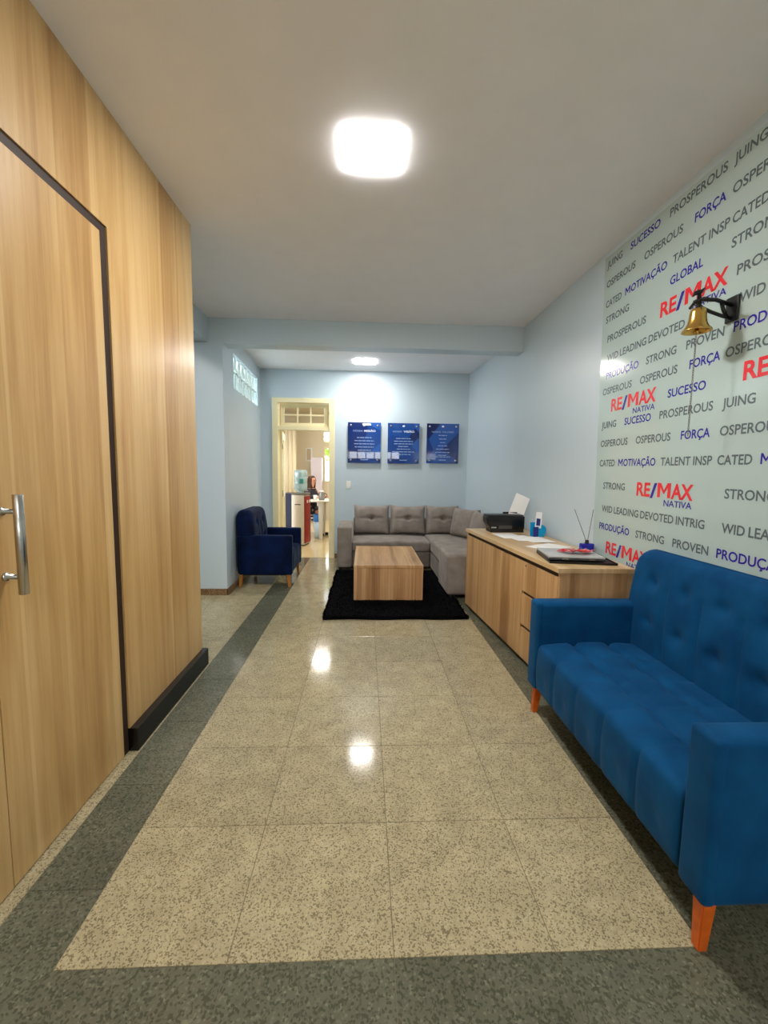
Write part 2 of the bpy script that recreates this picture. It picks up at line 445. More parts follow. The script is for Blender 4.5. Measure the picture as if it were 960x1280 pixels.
# ---- oak clad wall with flush double door
struct(boxes('wall_left', [(X_L-.10, X_L, 2.032, Y_W, .115, Z_C), (X_L-.10, X_L, .60, 2.032, 2.438, Z_C), (X_L-.10, X_L, Y_BACK, .60, .115, Z_C),
                           (-1.95, X_L-.10, Y_W-.03, Y_W, .0, Z_C)], M_wood), 'oak laminate clad partition wall')
struct(boxes('baseboard_left', [(X_L-.02, X_L+.038, 2.030, Y_W+.012, 0, .118), (X_L-.02, X_L+.038, Y_BACK, .60, 0, .118)], M_black, bev=.002), 'glossy black skirting under the oak panel')
door = struct(boxes('door_1', [(X_L-.05, X_L-.008, 1.986, 2.031, .0, 2.437), (X_L-.05, X_L-.008, .60, 1.986, 2.402, 2.437), (X_L-.05, X_L-.008, .60, .62, 0, 2.40), (X_L-.09, X_L-.05, .62, 1.986, 0, 2.402)], M_darkwood), 'flush oak double door framed by a dark groove')
tag(box('door_panel', X_L-.045, X_L-.004, 1.336, 1.983, .006, 2.399, M_wood, door, .0015))
tag(box('door_panel', X_L-.045, X_L-.004, .624, 1.332, .006, 2.399, M_wood, door, .0015))
hb = bmesh.new(); add_tube(hb, [(X_L+.052, 1.386, .986), (X_L+.052, 1.386, .987), (X_L+.052, 1.386, 1.305), (X_L+.052, 1.386, 1.306)], [.0135, .0145, .0145, .0135], 24)
bmesh.ops.recalc_face_normals(hb, faces=hb.faces)
han = tag(from_bm('door_handle', hb, M_steel, door, True), 'tubular brushed steel pull handle')
for z in (1.042, 1.252):
    tube('handle_post', [(X_L-.006, 1.386, z), (X_L+.004, 1.386, z), (X_L+.0041, 1.386, z), (X_L+.045, 1.386, z)], [.014, .014, .008, .008], M_steel, han, 14)
han.data.shade_smooth()

# ---- far doorway: cream frame with transom window and the open leaf
dr = struct(boxes('door_2', [(DX0-.085, DX0, Y_F-.025, Y_F+.15, 0, DZ+.06), (DX1, DX1+.085, Y_F-.025, Y_F+.15, 0, DZ+.06), (DX0, DX1, Y_F-.025, Y_F+.15, DZ-.01, DZ+.06),
                             (DX0, DX1, Y_F-.005, Y_F+.13, 1.985, 2.045)], M_cream, bev=.004), 'cream doorway with a glazed transom')
tr = boxes('transom_sash', [(DX0+.03, DX1-.03, Y_F+.06, Y_F+.09, 2.047, 2.10), (DX0+.03, DX1-.03, Y_F+.06, Y_F+.09, 2.335, 2.385), (DX0+.03, DX0+.085, Y_F+.06, Y_F+.09, 2.10, 2.335), (DX1-.085, DX1-.03, Y_F+.06, Y_F+.09, 2.10, 2.335)], M_cream, dr, .003)
x0, x1 = DX0+.085, DX1-.085
boxes('muntin', [(x0+(x1-x0)*k/3-.012, x0+(x1-x0)*k/3+.012, Y_F+.065, Y_F+.085, 2.10, 2.335) for k in (1, 2)]+[(x0, x1, Y_F+.066, Y_F+.084, 2.212, 2.232)], M_cream, dr)
for k in range(3):
    for (za, zb) in ((2.10, 2.212), (2.232, 2.335)):
        box('pane', x0+(x1-x0)*k/3+(.012 if k else 0), x0+(x1-x0)*(k+1)/3-(.012 if k < 2 else 0), Y_F+.073, Y_F+.077, za, zb, M_glass, dr)
leaf = tag(boxes('door_leaf', [(-.018, .018, 0, .10, .01, 1.975), (-.018, .018, .64, .74, .01, 1.975), (-.018, .018, .10, .64, .01, .20), (-.018, .018, .10, .64, 1.86, 1.975), (-.018, .018, .10, .64, .85, .95), (-.010, .010, .10, .64, .20, .85)], M_cream, dr, .003), 'open cream door leaf')
leaf.location = (DX0+.020, Y_F+.155, 0); leaf.rotation_euler = (0, 0, .13)
box('leaf_glass', -.004, .004, .10, .64, .95, 1.86, M_glass, leaf)
for z in (.25, 1.0, 1.75):
    tube('hinge', [(.020, -.006, z-.05), (.020, -.006, z+.05)], .008, M_steel, leaf, 8)

# ================================================================== CEILING LAMPS
def lamp(cx, cy, zc, label, s=.27, power=1, size_y=None):
    t = thing('ceiling_light', label, 'lamp', (cx, cy, zc), 0, 'square ceiling light panels')
    h = s/2; hy = (size_y or s)/2
    lm = M_lamp if power == 1 else mat('lamp_diffuser_%d' % int(power*100), (255, 255, 255), .5, emit=LAMP_COLOR, es=LAMP_MAIN*power)
    rbox('frame', -h+.004, h-.004, -hy+.004, hy-.004, -.0042, -.0002, .001, M_frame, t, .1)
    rbox('diffuser', -h, h, -hy, hy, -.0076, -.0044, .0014, lm, t, .1)
    return t
lamp(.02, 2.25, Z_C, 'large bright square ceiling light nearest the camera')
lamp(-.01, 6.08, Z_C2, 'small looking square ceiling light behind the beam, over the grey sofa', .28, .5)
lamp(.05, -1.60, Z_C, 'square ceiling light behind the photographer')
lamp(-2.30, 2.50, Z_C, 'unseen square light panel added in the alcove behind the oak wall', .27, .8)  # added out of view to brighten the alcove and glint on the pillar
# daylight entry behind the photographer: transom row of panes over the street door
wb = struct(boxes('window_2', [(-.95, 1.35, Y_BACK, Y_BACK+.03, 1.78, 1.82), (-.95, 1.35, Y_BACK, Y_BACK+.03, 2.06, 2.10)]+[(-.95+.32*k, -.91+.32*k, Y_BACK, Y_BACK+.03, 1.82, 2.06) for k in range(8)], M_cream), 'row of small bright panes over the entrance')
M_day = mat('daylit_frosted_pane', (240, 245, 250), .4, emit=(.9, .95, 1.0), es=3.2)
for k in range(7): box('pane', -.91+.32*k, -.63+.32*k, Y_BACK+.008, Y_BACK+.014, 1.82, 2.06, M_day, wb)

# ================================================================== WALL MURAL WITH LETTERING
mur = thing('wall_mural', 'glossy grey vinyl wall banner covered in rows of printed words, right wall', 'banner', (X_R, 2.3, 0))
def mural_sheet():
    bm = bmesh.new()
    P = [(3.03-2.3, .20), (3.125-2.3, 2.915), (-.3-2.3, 2.86), (-.3-2.3, .20)]
    a = [bm.verts.new((-.004, y, z)) for y, z in P]; b = [bm.verts.new((0, y, z)) for y, z in P]
    bm.faces.new(a); bm.faces.new(b[::-1])
    for i in range(4): bm.faces.new((a[i], b[i], b[(i+1) % 4], a[(i+1) % 4]))
    bmesh.ops.recalc_face_normals(bm, faces=bm.faces)
    return from_bm('sheet', bm, M_mural, mur)
mural_sheet()
CAP = .047
def letter_M(y0, mw, z, cap, m, st, sw_):
    P = [(0, 0), (0, 1), (st, 1), (.5, .50), (1-st, 1), (1, 1), (1, 0), (1-sw_, 0), (1-sw_, .68), (.5, .22), (sw_, .68), (sw_, 0)]
    bm = bmesh.new(); bm.faces.new([bm.verts.new((-.0052, y0-mw*a-2.3, z+cap*b)) for a, b in P]); bmesh.ops.triangulate(bm, faces=bm.faces)
    o = from_bm('word', bm, m, mur)
    if m is M_mred: o['label'] = 'large red letters'
    if m is M_mblue: o['label'] = 'word printed in violet blue'
def word(s, ya, yb, z, m=None, cap=CAP, bold=.018, tilt=0):
    m = m or M_mgrey
    if ' ' in s:
        ps = s.split(' '); ws = [raw_width(p) for p in ps]; sp = .30
        tot = sum(ws)+sp*(len(ps)-1); y = ya
        for p, w_ in zip(ps, ws):
            word(p, y, y-(ya-yb)*w_/tot, z, m, cap, bold); y -= (ya-yb)*(w_+sp)/tot
        return
    if s[0] == 'M' and len(s) > 1:
        tot = raw_width(s[1:])+.93; w1 = (ya-yb)*.80/tot
        letter_M(ya, w1, z, cap, m, .20, .17)
        word(s[1:], ya-(ya-yb)*.93/tot, yb, z, m, cap, bold)
        return
    mt = Matrix(((0, 0, -1, -.0052), (-1, 0, 0, ya-2.3), (0, 1, 0, z), (0, 0, 0, 1)))
    o = text('word', s, ya-yb, cap, m, mt, mur, bold)
    if m is M_mblue: o['label'] = 'word printed in violet blue'
    if m is M_mred: o['label'] = 'large red letters'
    return o
def brand(ya, yb, z, small=True, cap=.083):
    L = ya-yb
    word('RE', ya, ya-L*.275, z, M_mred, cap, .030)
    word('/', ya-L*.275, ya-L*.40, z-.004, M_mblue, cap*1.02, .034)
    letter_M(ya-L*.410, L*.235, z, cap, M_mred, .26, .23)
    word('AX', ya-L*.655, yb, z, M_mred, cap, .030)
    if small: word('NATIVA', yb+L*.46, yb+.003, z-.047, M_mblue, .036, .012)
B = M_mblue
R_ = [
 (2.832, [('JUING', 3.09, 2.915), ('SUCESSO', 2.826, 2.548, B), ('PROSPEROUS', 2.47, 2.086), ('JUING', 2.05, 1.885), ('SUCESSO', 1.79, 1.52, B)]),
 (2.698, [('OSPEROUS', 3.083, 2.762), ('OSPEROUS', 2.676, 2.356), ('FORÇA', 2.274, 2.081, B), ('OSPEROUS', 2.045, 1.725), ('OSPEROUS', 1.64, 1.32)]),
 (2.560, [('CATED', 3.078, 2.893), ('MOTIVAÇÃO', 2.853, 2.463, B), ('TALENT INSP', 2.418, 2.045), ('CATED', 2.031, 1.846), ('MOTIVAÇÃO', 1.81, 1.42, B)]),
 (2.450, [('STRONG', 3.064, 2.800), ('GLOBAL', 2.427, 2.192, B), ('STRONG', 2.024, 1.765)]),
 (2.312, [('PROSPEROUS', 3.03, 2.616), ('PROSPEROUS', 1.98, 1.57)]),
 (2.180, [('WID LEADING DEVOTED', 3.02, 2.286), ('WID LEADING DEVOTED', 1.953, 1.25)]),
 (2.058, [('PRODUÇÃO', 3.016, 2.659, B), ('STRONG', 2.587, 2.334), ('PROVEN', 2.262, 2.021), ('PRODUÇÃO', 1.97, 1.62, B)]),
 (1.950, [('OSPEROUS', 3.047, 2.714), ('OSPEROUS', 2.633, 2.314), ('FORÇA', 2.228, 2.032, B), ('OSPEROUS', 2.003, 1.69)]),
 (1.826, [('SUCESSO', 2.375, 2.105, B)]),
 (1.715, [('JUING', 3.032, 2.856), ('SUCESSO', 2.764, 2.504, B), ('PROSPEROUS', 2.43, 2.048), ('JUING', 1.994, 1.820), ('SUCESSO', 1.73, 1.47, B)]),
 (1.586, [('OSPEROUS', 3.03, 2.715), ('OSPEROUS', 2.631, 2.326), ('FORÇA', 2.248, 2.053, B), ('OSPEROUS', 1.994, 1.685)]),
 (1.448, [('CATED', 3.027, 2.841), ('MOTIVAÇÃO', 2.801, 2.434, B), ('TALENT INSP', 2.39, 2.025), ('CATED', 1.994, 1.807), ('MOTIVAÇÃO', 1.768, 1.40, B)]),
 (1.290, [('STRONG', 2.963, 2.710), ('STRONG', 1.935, 1.68)]),
 (1.128, [('WID LEADING DEVOTED INTRIG', 2.963, 2.036), ('WID LEADING', 1.934, 1.54)]),
 (1.003, [('PRODUÇÃO', 2.98, 2.632, B), ('STRONG', 2.567, 2.311), ('PROVEN', 2.245, 1.998), ('PRODUÇÃO', 1.95, 1.60, B)]),
 (0.740, [('STRONG', 2.667, 2.417)]),
]
for z, ws in R_:
    for q in ws: word(q[0], q[1], q[2], z, q[3] if len(q) > 3 else None)
brand(2.491, 2.028, 2.298)
brand(2.930, 2.474, 1.826)
brand(1.895, 1.439, 1.826)
brand(2.588, 2.127, 1.266)
brand(2.881, 2.429, .846)

# ================================================================== BELL
bell = thing('wall_bell', 'brass ship bell on a black iron wall bracket with hanging chain', 'bell', (X_R-.005, 1.98, 2.16))
bx, by, bz = -.168, -.01, .0
from_bm('bracket_plate', rbox_bm(-.012, 0, -.035, .035, -.055, .060, .006, .03), M_iron, bell, True)
bm = bmesh.new()
add_tube(bm, [(-.008, 0, .020), (-.09, 0, .042), (-.16, 0, .040), (-.190, 0, .028)], .009, 10)
add_tube(bm, [(-.008, 0, -.040), (-.05, 0, -.030), (-.11, 0, -.012), (-.15, 0, .004), (-.178, 0, .020)], .008, 10)
add_tube(bm, [(-.03, 0, -.035), (-.05, 0, 0), (-.06, 0, .03)], .008, 8)
add_tube(bm, [(-.168, -.055, .020), (-.168, -.03, .035), (-.168, .03, .035), (-.168, .055, .020)], .007, 8)
bmesh.ops.recalc_face_normals(bm, faces=bm.faces)
from_bm('bracket_arm', bm, M_iron, bell, True)
bm = bmesh.new()
add_tube(bm, [(-.168, 0, .02), (-.168, 0, .045), (-.170, 0, .070)], [.012, .009, .008], 10)
add_tube(bm, [(-.145, 0, .092), (-.158, 0, .078), (-.172, 0, .072), (-.190, 0, .066), (-.200, 0, .052)], [.004, .008, .012, .009, .003], 10)
add_tube(bm, [(-.168, -.022, .078), (-.170, 0, .072), (-.168, .022, .078)], [.003, .008, .003], 8)
add_tube(bm, [(-.168, 0, .02), (-.168, 0, -.002)], .010, 8)
bmesh.ops.recalc_face_normals(bm, faces=bm.faces)
tag(from_bm('finial', bm, M_iron, bell, True), 'black iron anchor shaped ornament')
lathe('bell_body', [(.004, .004), (.020, .002), (.030, -.005), (.033, -.020), (.035, -.045), (.039, -.065), (.048, -.084), (.060, -.097), (.061, -.102), (.056, -.102), (.045, -.085), (.036, -.065), (.031, -.045), (.028, -.014), (.004, -.008)], M_brass, bell, 40, (-.168, 0, 0))
lathe('clapper', [(.003, -.02), (.003, -.086), (.009, -.093), (.011, -.103), (.008, -.113), (.003, -.117)], M_brass, bell, 16, (-.168, 0, 0))
bm = bmesh.new()
for k in range(43):
    z = -.120-.0108*k
    pts = [(-.168+(.0035*math.cos(a) if k % 2 else 0), (0 if k % 2 else .0035*math.cos(a)), z+.0075*math.sin(a)) for a in [i*PI/4 for i in range(9)]]
    add_tube(bm, pts, .0011, 5, False)
from_bm('chain', bm, mat('dull_chain', (120, 116, 108), .4, metal=.8), bell, True)

# ================================================================== BLUE VELVET SEATS
def g(x, s): return math.exp(-(x*x)/(s*s))
def blue_seat(t, W, D, arm_h, back_h, seat_h, leg_h, arm_w, M_f, M_leg, seat_cols, back_t=.20, leg_r=.022):
    """local: front faces -X at x=0, back at x=D, width along Y, z=0 floor"""
    h = W/2
    cw = (W-2*arm_w)
    seams = [-cw/2+cw*k/seat_cols for k in range(1, seat_cols)]
    btn = [-cw/2+cw*(k+.5)/seat_cols for k in range(seat_cols)]
    for s in (-1, 1):
        ya, yb = (-h, -h+arm_w) if s < 0 else (h-arm_w, h)
        def farm(v):
            # lower front edge sweeps in a little, top softly crowned
            q = v.copy()
            if v.z < leg_h+.10: q.x += .010*(1-(v.z-leg_h)/.10)*(1 if v.x < D*.5 else -1)
            return q
        rbox('armrest', .006, D-.02, ya, yb, leg_h, arm_h, .028, M_f, t, .05, farm)
        rbox('arm_facing', -.004, .040, ya+.001, yb-.001, leg_h+.002, arm_h-.002, .018, M_f, t, .05)
    def fseat(v):
        q = v.copy(); z0 = seat_h
        if v.z > leg_h+.12:
            top = max(0, (v.z-leg_h-.12)/(z0-leg_h-.12))
            crown = .018*(1-(2*v.x/(D-.1)-1)**2)*top
            q.z += crown
            for yy in btn:
                for xx in (.20, .40):
                    q.z -= .016*top*g((v.x-xx), .045)*g((v.y-yy), .045)
                    q.z -= .006*top*g(v.x-xx, .018)
            for yy in seams:
                q.z -= .005*top*g(v.y-yy, .012)
        if v.x < .09:
            f_ = 1-max(0, v.x)/.09
            for yy in seams: q.x += .012*f_*g(v.y-yy, .010)
            for i, yy in enumerate(btn):
                q.x += .007*f_*g(v.y-yy, .03)*g(v.z-(leg_h+.10), .035)
            q.x -= .010*f_*math.sin(PI*min(1, max(0, (v.z-leg_h)/(seat_h-leg_h))))
        return q
    rbox('seat_cushion', .004, D-back_t+.03, -h+arm_w-.002, h-arm_w+.002, leg_h+.004, seat_h, .030, M_f, t, .016, fseat)
    def fback(v):
        q = v.copy()
        hz = (v.z-seat_h+.05)/(back_h-seat_h+.05)
        # corners of the top are rounded off, whole back leans
        lim = h-.012
        e = max(0, abs(v.y)-(lim-.12))/.12
        q.z -= .085*e**2.2*max(0, hz) if hz > .4 else 0
        front = 1 if v.x < D-back_t*.5 else 0
        if front:
            for zz in (.36, .72):
                for yy in btn: q.x += .024*g(v.y-yy, .035)*g(hz-zz, .07)
            for yy in seams: q.x += .013*g(v.y-yy-.03*(hz-.5), .012)*(1 if hz < .72 else .15)
            q.x -= .018*math.sin(PI*min(1, max(0, hz)))
            q.x += .003*g(hz-.36, .02)
        q.x += .05*(hz-.6)*(1 if front else .15)
        return q
    yb_ = h-.008
    rbox('backrest', D-back_t, D-.01, -yb_ if W < .9 else -h+arm_w*.15, yb_ if W < .9 else h-arm_w*.15, seat_h-.05, back_h, .055, M_f, t, .016, fback)
    box('underframe', .05, D-.05, -h+.04, h-.04, leg_h-.012, leg_h+.03, M_blackm, t)
    for (x_, dx) in ((.045, -.012), (D-.06, .012)):
        for s in (-1, 1):
            bm = bmesh.new(); yy = s*(h-.05); r1, r2 = leg_r, leg_r*.66
            a = [bm.verts.new((x_+i*r1, yy+j*r1, leg_h+.01)) for i, j in ((-1, -1), (1, -1), (1, 1), (-1, 1))]
            b = [bm.verts.new((x_+dx+i*r2, yy+s*.008+j*r2, 0)) for i, j in ((-1, -1), (1, -1), (1, 1), (-1, 1))]
            bm.faces.new(a[::-1]); bm.faces.new(b)
            for i in range(4): bm.faces.new((a[i], a[(i+1) % 4], b[(i+1) % 4], b[i]))
            bmesh.ops.bevel(bm, geom=list(bm.edges), offset=.003, segments=2, affect='EDGES')
            bmesh.ops.recalc_face_normals(bm, faces=bm.faces)
            from_bm('leg', bm, M_leg, t)
sofa = thing('blue_sofa', 'large blue velvet two-seat sofa with orange wooden legs against the worded banner', 'sofa', (.975, 1.715, 0), 0)
blue_seat(sofa, 1.33, .705, .675, .985, .440, .165, .110, M_blue, M_orange, 5, .135)
ac = thing('blue_armchair', 'blue velvet armchair, shade put into its colour, with honey wooden legs by the left wall', 'armchair', (-.845, 5.33, 0), PI)
blue_seat(ac, .76, .655, .62, .905, .42, .15, .09, M_blue_shade, M_legwood, 2)

# ================================================================== SIDEBOARD
ang = math.atan2(.150, 1.78)
sb = thing('sideboard', 'long low oak laminate sideboard with dark groove handles along the right wall', 'cabinet', (1.205, 2.52, 0), ang)
SBL, SBD, SBH = 1.79, .47, .812       # local: front face at x=0, runs +y, depth +x
# depth shape: the back follows the wall
def sbp(name, x0, x1, y0, y1, z0, z1, m, par=sb, bev=.001): return box(name, x0, x1, y0, y1, z0, z1, m, par, bev)
bm = bmesh.new(); add_prism(bm, [(-.012, -.004), (.475, -.047), (.475+.165*.95, SBL), (-.012, SBL)], SBH-.028, SBH)
bmesh.ops.recalc_face_normals(bm, faces=bm.faces); from_bm('worktop', bm, M_woodt, sb)
bm = bmesh.new(); add_prism(bm, [(.003, .0), (.472, -.041), (.472+.01, .022), (.003, .022)], .03, SBH-.028)
bmesh.ops.recalc_face_normals(bm, faces=bm.faces); tag(from_bm('side_panel', bm, M_woodx, sb))
box('side_panel', .003, .60, SBL-.03, SBL-.008, .03, SBH-.028, M_woodx, sb)
box('carcass', .024, .470, .022, SBL-.03, .05, SBH-.028, M_darkwood, sb)
box('plinth', .03, .46, .05, SBL-.05, 0, .05, M_blackm, sb)
box('groove', .012, .024, .022, SBL-.03, SBH-.075, SBH-.028, M_darkwood, sb)
yd = .50
for k, (z0, z1) in enumerate(((.535, SBH-.062), (.285, .510), (.035, .260))):
    d = sbp('drawer', 0, .022, .024, yd-.004, z0, z1, M_woodc)
    if k: box('finger_groove', .016, .024, .024, yd-.004, z1+.001, z1+.022, M_darkwood, d)
    else: box('lock', -.004, .001, yd-.06, yd-.045, z1-.030, z1-.016, M_steel, d)
dl = (SBL-.03-yd)/3
for k in range(3):
    sbp('door', 0, .022, yd+dl*k+.001, yd+dl*(k+1)-.002, .035, SBH-.062, M_woodc)
ZT = SBH
# --- printer
prn = thing('printer', 'black desktop printer at the far end of the sideboard', 'printer', (1.370, 4.07, ZT), 0)
rbox('body', -.185, .185, -.035, .135, .030, .160, .014, M_black, prn, .05, lambda v: Vector((v.x+(.03 if v.x < -.1 and v.z < .06 else 0), v.y, v.z)))
boxes('foot_base', [(-.15, .178, -.028, .125, 0, .032)], M_blackm, prn, .004)
box('lid_top', -.178, .178, -.010, .133, .1605, .170, mat('printer_grey', (52, 55, 54), .35), prn, .004)
tag(rbox('badge', -.145, -.095, -.0380, -.0345, .042, .056, .0015, M_steel, prn, .02), 'small oval silver badge')
box('side_plate', -.07, .06, -.0375, -.0345, .036, .068, mat('printer_plate', (66, 64, 58), .4), prn)
box('rear_feeder', .02, .16, .120, .145, .130, .185, M_blackm, prn, .003)
pf = tag(rbox('paper_sheet', -.075, .075, 0, .0015, 0, .27, .0007, M_paper, prn, .1), 'white sheet standing in the rear feeder')
pf.location = (.125, .100, .115); pf.rotation_euler = (-.35, .42, -.10)
# --- leaflet holder
lh = thing('leaflet_holder', 'cyan acrylic leaflet holder with a white leaflet beside the printer', 'leaflet holder', (1.575, 3.80, ZT), .2)
M_cyan = mat('cyan_acrylic', (16, 158, 214), .15)
M_cobalt = mat('cobalt_print', (34, 44, 120), .4)
bm = bmesh.new(); add_prism(bm, [(-.05, -.035), (.06, -.035), (.075, .03), (-.04, .04)], 0, .006)
add_box(bm, -.05, .055, .020, .026, .004, .13); add_box(bm, -.05, .055, -.034, -.030, .004, .080)
bmesh.ops.recalc_face_normals(bm, faces=bm.faces); from_bm('pocket', bm, M_cyan, lh)
lf = tag(box('leaflet', -.030, .034, -.012, -.009, .008, .225, M_paper, lh), 'white leaflet with blue print'); lf.rotation_euler = (-.12, .13, 0)
box('printed_panel', -.020, .020, -.0136, -.0122, .10, .165, M_cobalt, lf)
tag(box('leaflet_stack', -.058, -.010, -.046, -.036, .002, .095, M_cobalt, lh, .002), 'small dark blue printed cards')
bm = bmesh.new(); add_lathe(bm, [(.052, 0), (.052, .006)], 24); bmesh.ops.rotate(bm, verts=bm.verts, matrix=Matrix.Rotation(PI/2, 3, 'X'))
bmesh.ops.recalc_face_normals(bm, faces=bm.faces); d_ = from_bm('disc', bm, M_cyan, lh); d_.location = (.055, .012, .053)
# --- papers
def sheet(x, y, rz, label, z=0.0, s=(.21, .297)):
    t = rbox('paper_sheet', -s[0]/2, s[0]/2, -s[1]/2, s[1]/2, 0, .0012, .0005, M_paper, None, .1)
    t.location = (x, y, ZT+.0004+z); t.rotation_euler = (0, 0, rz)
    tag(t, label, 'paper', 'loose papers on the sideboard'); return t
sheet(1.325, 3.83, .10, 'white paper sheet directly in front of the printer')
sheet(1.395, 3.69, .16, 'middle white paper sheet, overlapping the one by the printer', .0020)
sheet(1.49, 3.60, .10, 'white paper sheet in front of the cyan leaflet holder', .0040)
sheet(1.46, 3.27, .55, 'white paper sheet lying partly behind the grey folder', .0, (.30, .21))
# --- black tray, grey folder, red ribbon
tray = thing('black_tray', 'flat black glossy tray under the grey folder', 'tray', (1.440, 2.82, ZT), -.16)
rbox('tray_base', -.21, .21, -.19, .17, .0006, .008, .003, M_blackm, tray, .1)
boxes('rim', [(-.21, .21, -.19, -.182, .0081, .015), (-.21, .21, .162, .17, .0081, .015), (-.21, -.202, -.182, .162, .0081, .015), (.202, .21, -.182, .162, .0081, .015)], M_black, tray)
fol = thing('grey_folder', 'closed flat grey case lying on the black tray', 'case', (1.415, 2.83, ZT+.0155), -.14)
M_fgrey = mat('satin_grey', (176, 178, 178), .35)
rbox('lower_shell', -.185, .175, -.155, .15, 0, .012, .005, mat('graphite', (60, 60, 62), .4), fol, .1)
rbox('lid', -.185, .175, -.155, .15, .0135, .027, .005, M_fgrey, fol, .1)
for q_ in (-.10, .07): box('clasp', q_, q_+.04, -.160, -.1555, .006, .018, M_steel, fol)
rib = thing('red_ribbon', 'crumpled red ribbon lying on the grey folder', 'ribbon', (1.445, 2.79, ZT+.0435), -.2)
M_red = mat('red_satin', (226, 24, 44), .35, sheen=.3)
def ribbon(pts, w_, name='strand'):
    bm = bmesh.new(); L_ = []
    for i, p in enumerate(pts):
        p = Vector(p); d = (Vector(pts[min(i+1, len(pts)-1)])-Vector(pts[max(0, i-1)])).normalized()
        s = d.cross(Vector((0, 0, 1))).normalized()*w_/2; s.z += .006*math.sin(i*1.7)
        L_.append([bm.verts.new(p-s), bm.verts.new(p+s), bm.verts.new(p+s+Vector((0, 0, .0015))), bm.verts.new(p-s+Vector((0, 0, .0015)))])
    for a, b in zip(L_, L_[1:]):
        for k in range(4): bm.faces.new((a[k], a[(k+1) % 4], b[(k+1) % 4], b[k]))
    bm.faces.new(L_[0][::-1]); bm.faces.new(L_[-1])
    bmesh.ops.recalc_face_normals(bm, faces=bm.faces)
    return from_bm(name, bm, M_red, rib, True)
ribbon([(-.11+.012*i, .03*math.sin(i*.9), .008+.012*abs(math.sin(i*.8))) for i in range(18)], .045)
ribbon([(-.09+.010*i, -.02+.025*math.cos(i*1.1), .012+.014*abs(math.sin(i*1.2+1))) for i in range(14)], .040)
ribbon([(.01+.008*i, .02-.02*math.sin(i*.7), .010+.012*abs(math.sin(i+.5))) for i in range(12)], .042)
# --- reed diffuser
rd = thing('reed_diffuser', 'cobalt blue glass reed diffuser with two thin sticks on the sideboard', 'diffuser', (1.632, 3.02, ZT), .1)
M_cob = mat('cobalt_glass', (22, 34, 190), .06, trans=.35, coat=.5)
rbox('bottle', -.048, .048, -.026, .026, .0005, .074, .010, M_cob, rd, .03)
lathe('neck', [(.015, .074), (.015, .080), (.013, .080), (.013, .098), (.010, .098)], M_blackm, rd, 18)
tube('stick', [(-.004, 0, .085), (-.125, -.02, .325)], .0022, mat('reed_grey', (120, 116, 112), .7), rd, 6)
tube('stick', [(.004, 0, .085), (.050, .02, .320)], .0022, MATS['reed_grey'], rd, 6)

# ================================================================== COFFEE TABLE, RUG
rugo = thing('shag_rug', 'black shaggy rug under the wooden coffee table', 'rug', (.31, 4.90, 0))
def frug(v):
    q = v.copy(); q.x += .005*math.sin(v.y*9)+.003*math.sin(v.y*23); q.y += .010*math.sin(v.x*11)
    if v.z > .01: q.z += .004*random.random()
    return q
rw, rl0, rl1 = .69, -1.03, .90
rbox('backing', -rw, rw, rl0, rl1, .0008, .018, .008, M_rug, rugo, .05, frug)
bm = bmesh.new()
for i in range(26000):
    x = random.uniform(-rw+.005, rw-.005); y = random.uniform(rl0+.005, rl1-.02)
    if i % 5 == 0:
        e = random.random()
        if e < .4: y = rl0+random.random()*.02
        elif e < .7: x = -rw+random.random()*.02
        else: x = rw-random.random()*.02
    if -.40 < x < .30 and -.48 < y < .64: continue          # under the table
    if x > .55 and y > -.40: continue
    xo = .005*math.sin(y*9)+.003*math.sin(y*23)
    a = random.random()*2*PI; hgt = random.uniform(.020, .038); l_ = random.uniform(.0, .022)
    b0 = Vector((x+xo, y, .014)); s = Vector((math.cos(a), math.sin(a), 0))*.004
    tip = b0+Vector((math.cos(a+1.3)*l_, math.sin(a+1.3)*l_, hgt-.014))
    v = [bm.verts.new(b0-s), bm.verts.new(b0+s), bm.verts.new(tip)]
    bm.faces.new(v)
tag(from_bm('pile', bm, M_rug, rugo), kind='stuff')
ct = thing('coffee_table', 'cube shaped oak laminate coffee table on the black rug', 'coffee table', (.262, 4.98, .0195), 0)
tw, td0, td1, th = .368, -.57, .57, .378
box('tabletop', -tw, tw, td0, td1, th-.028, th, M_tabt, ct, .0015)
box('front_panel', -tw+.001, tw-.001, td0+.006, td0+.028, .0, th-.0285, M_tabf, ct, .001)
box('back_panel', -tw+.001, tw-.001, td1-.028, td1-.006, .0, th-.0285, M_tabf, ct, .001)
box('side_panel', -tw+.001, -tw+.022, td0+.0285, td1-.0285, 0, th-.0285, M_woodc, ct)
box('side_panel', tw-.022, tw-.001, td0+.0285, td1-.0285, 0, th-.0285, M_woodc, ct)

# ================================================================== GREY CORNER SOFA
gs = thing('corner_sofa', 'grey suede L-shaped corner sofa against the far wall', 'sofa', (.60, 6.2, 0))
ox, oy = .60, 6.2
def gr(name, x0, x1, y0, y1, z0, z1, r, m=M_grey, fn=None, step=.04, label=None):
    bm = rbox_bm(x0, x1, y0, y1, z0, z1, r, step, fn); bmesh.ops.translate(bm, verts=bm.verts, vec=(-ox, -oy, 0))
    o = from_bm(name, bm, m, gs, True)
    if label: o['label'] = label
    return o
gr('armrest', -.372, -.170, 5.80, 6.58, .045, .615, .03)
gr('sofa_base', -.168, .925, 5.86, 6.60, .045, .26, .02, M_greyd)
gr('seat_cushion', -.168, .925, 5.84, 6.60, .262, .405, .035, M_grey, lambda v: Vector((v.x, v.y, v.z+(.012*math.sin(PI*(v.x+.168)/1.093) if v.z > .38 else 0))))
gr('back_frame', -.168, 1.560, 6.585, 6.66, .04, .66, .03)
gr('chaise_base', .930, 1.590, 5.08, 6.58, .045, .26, .02, M_greyd)
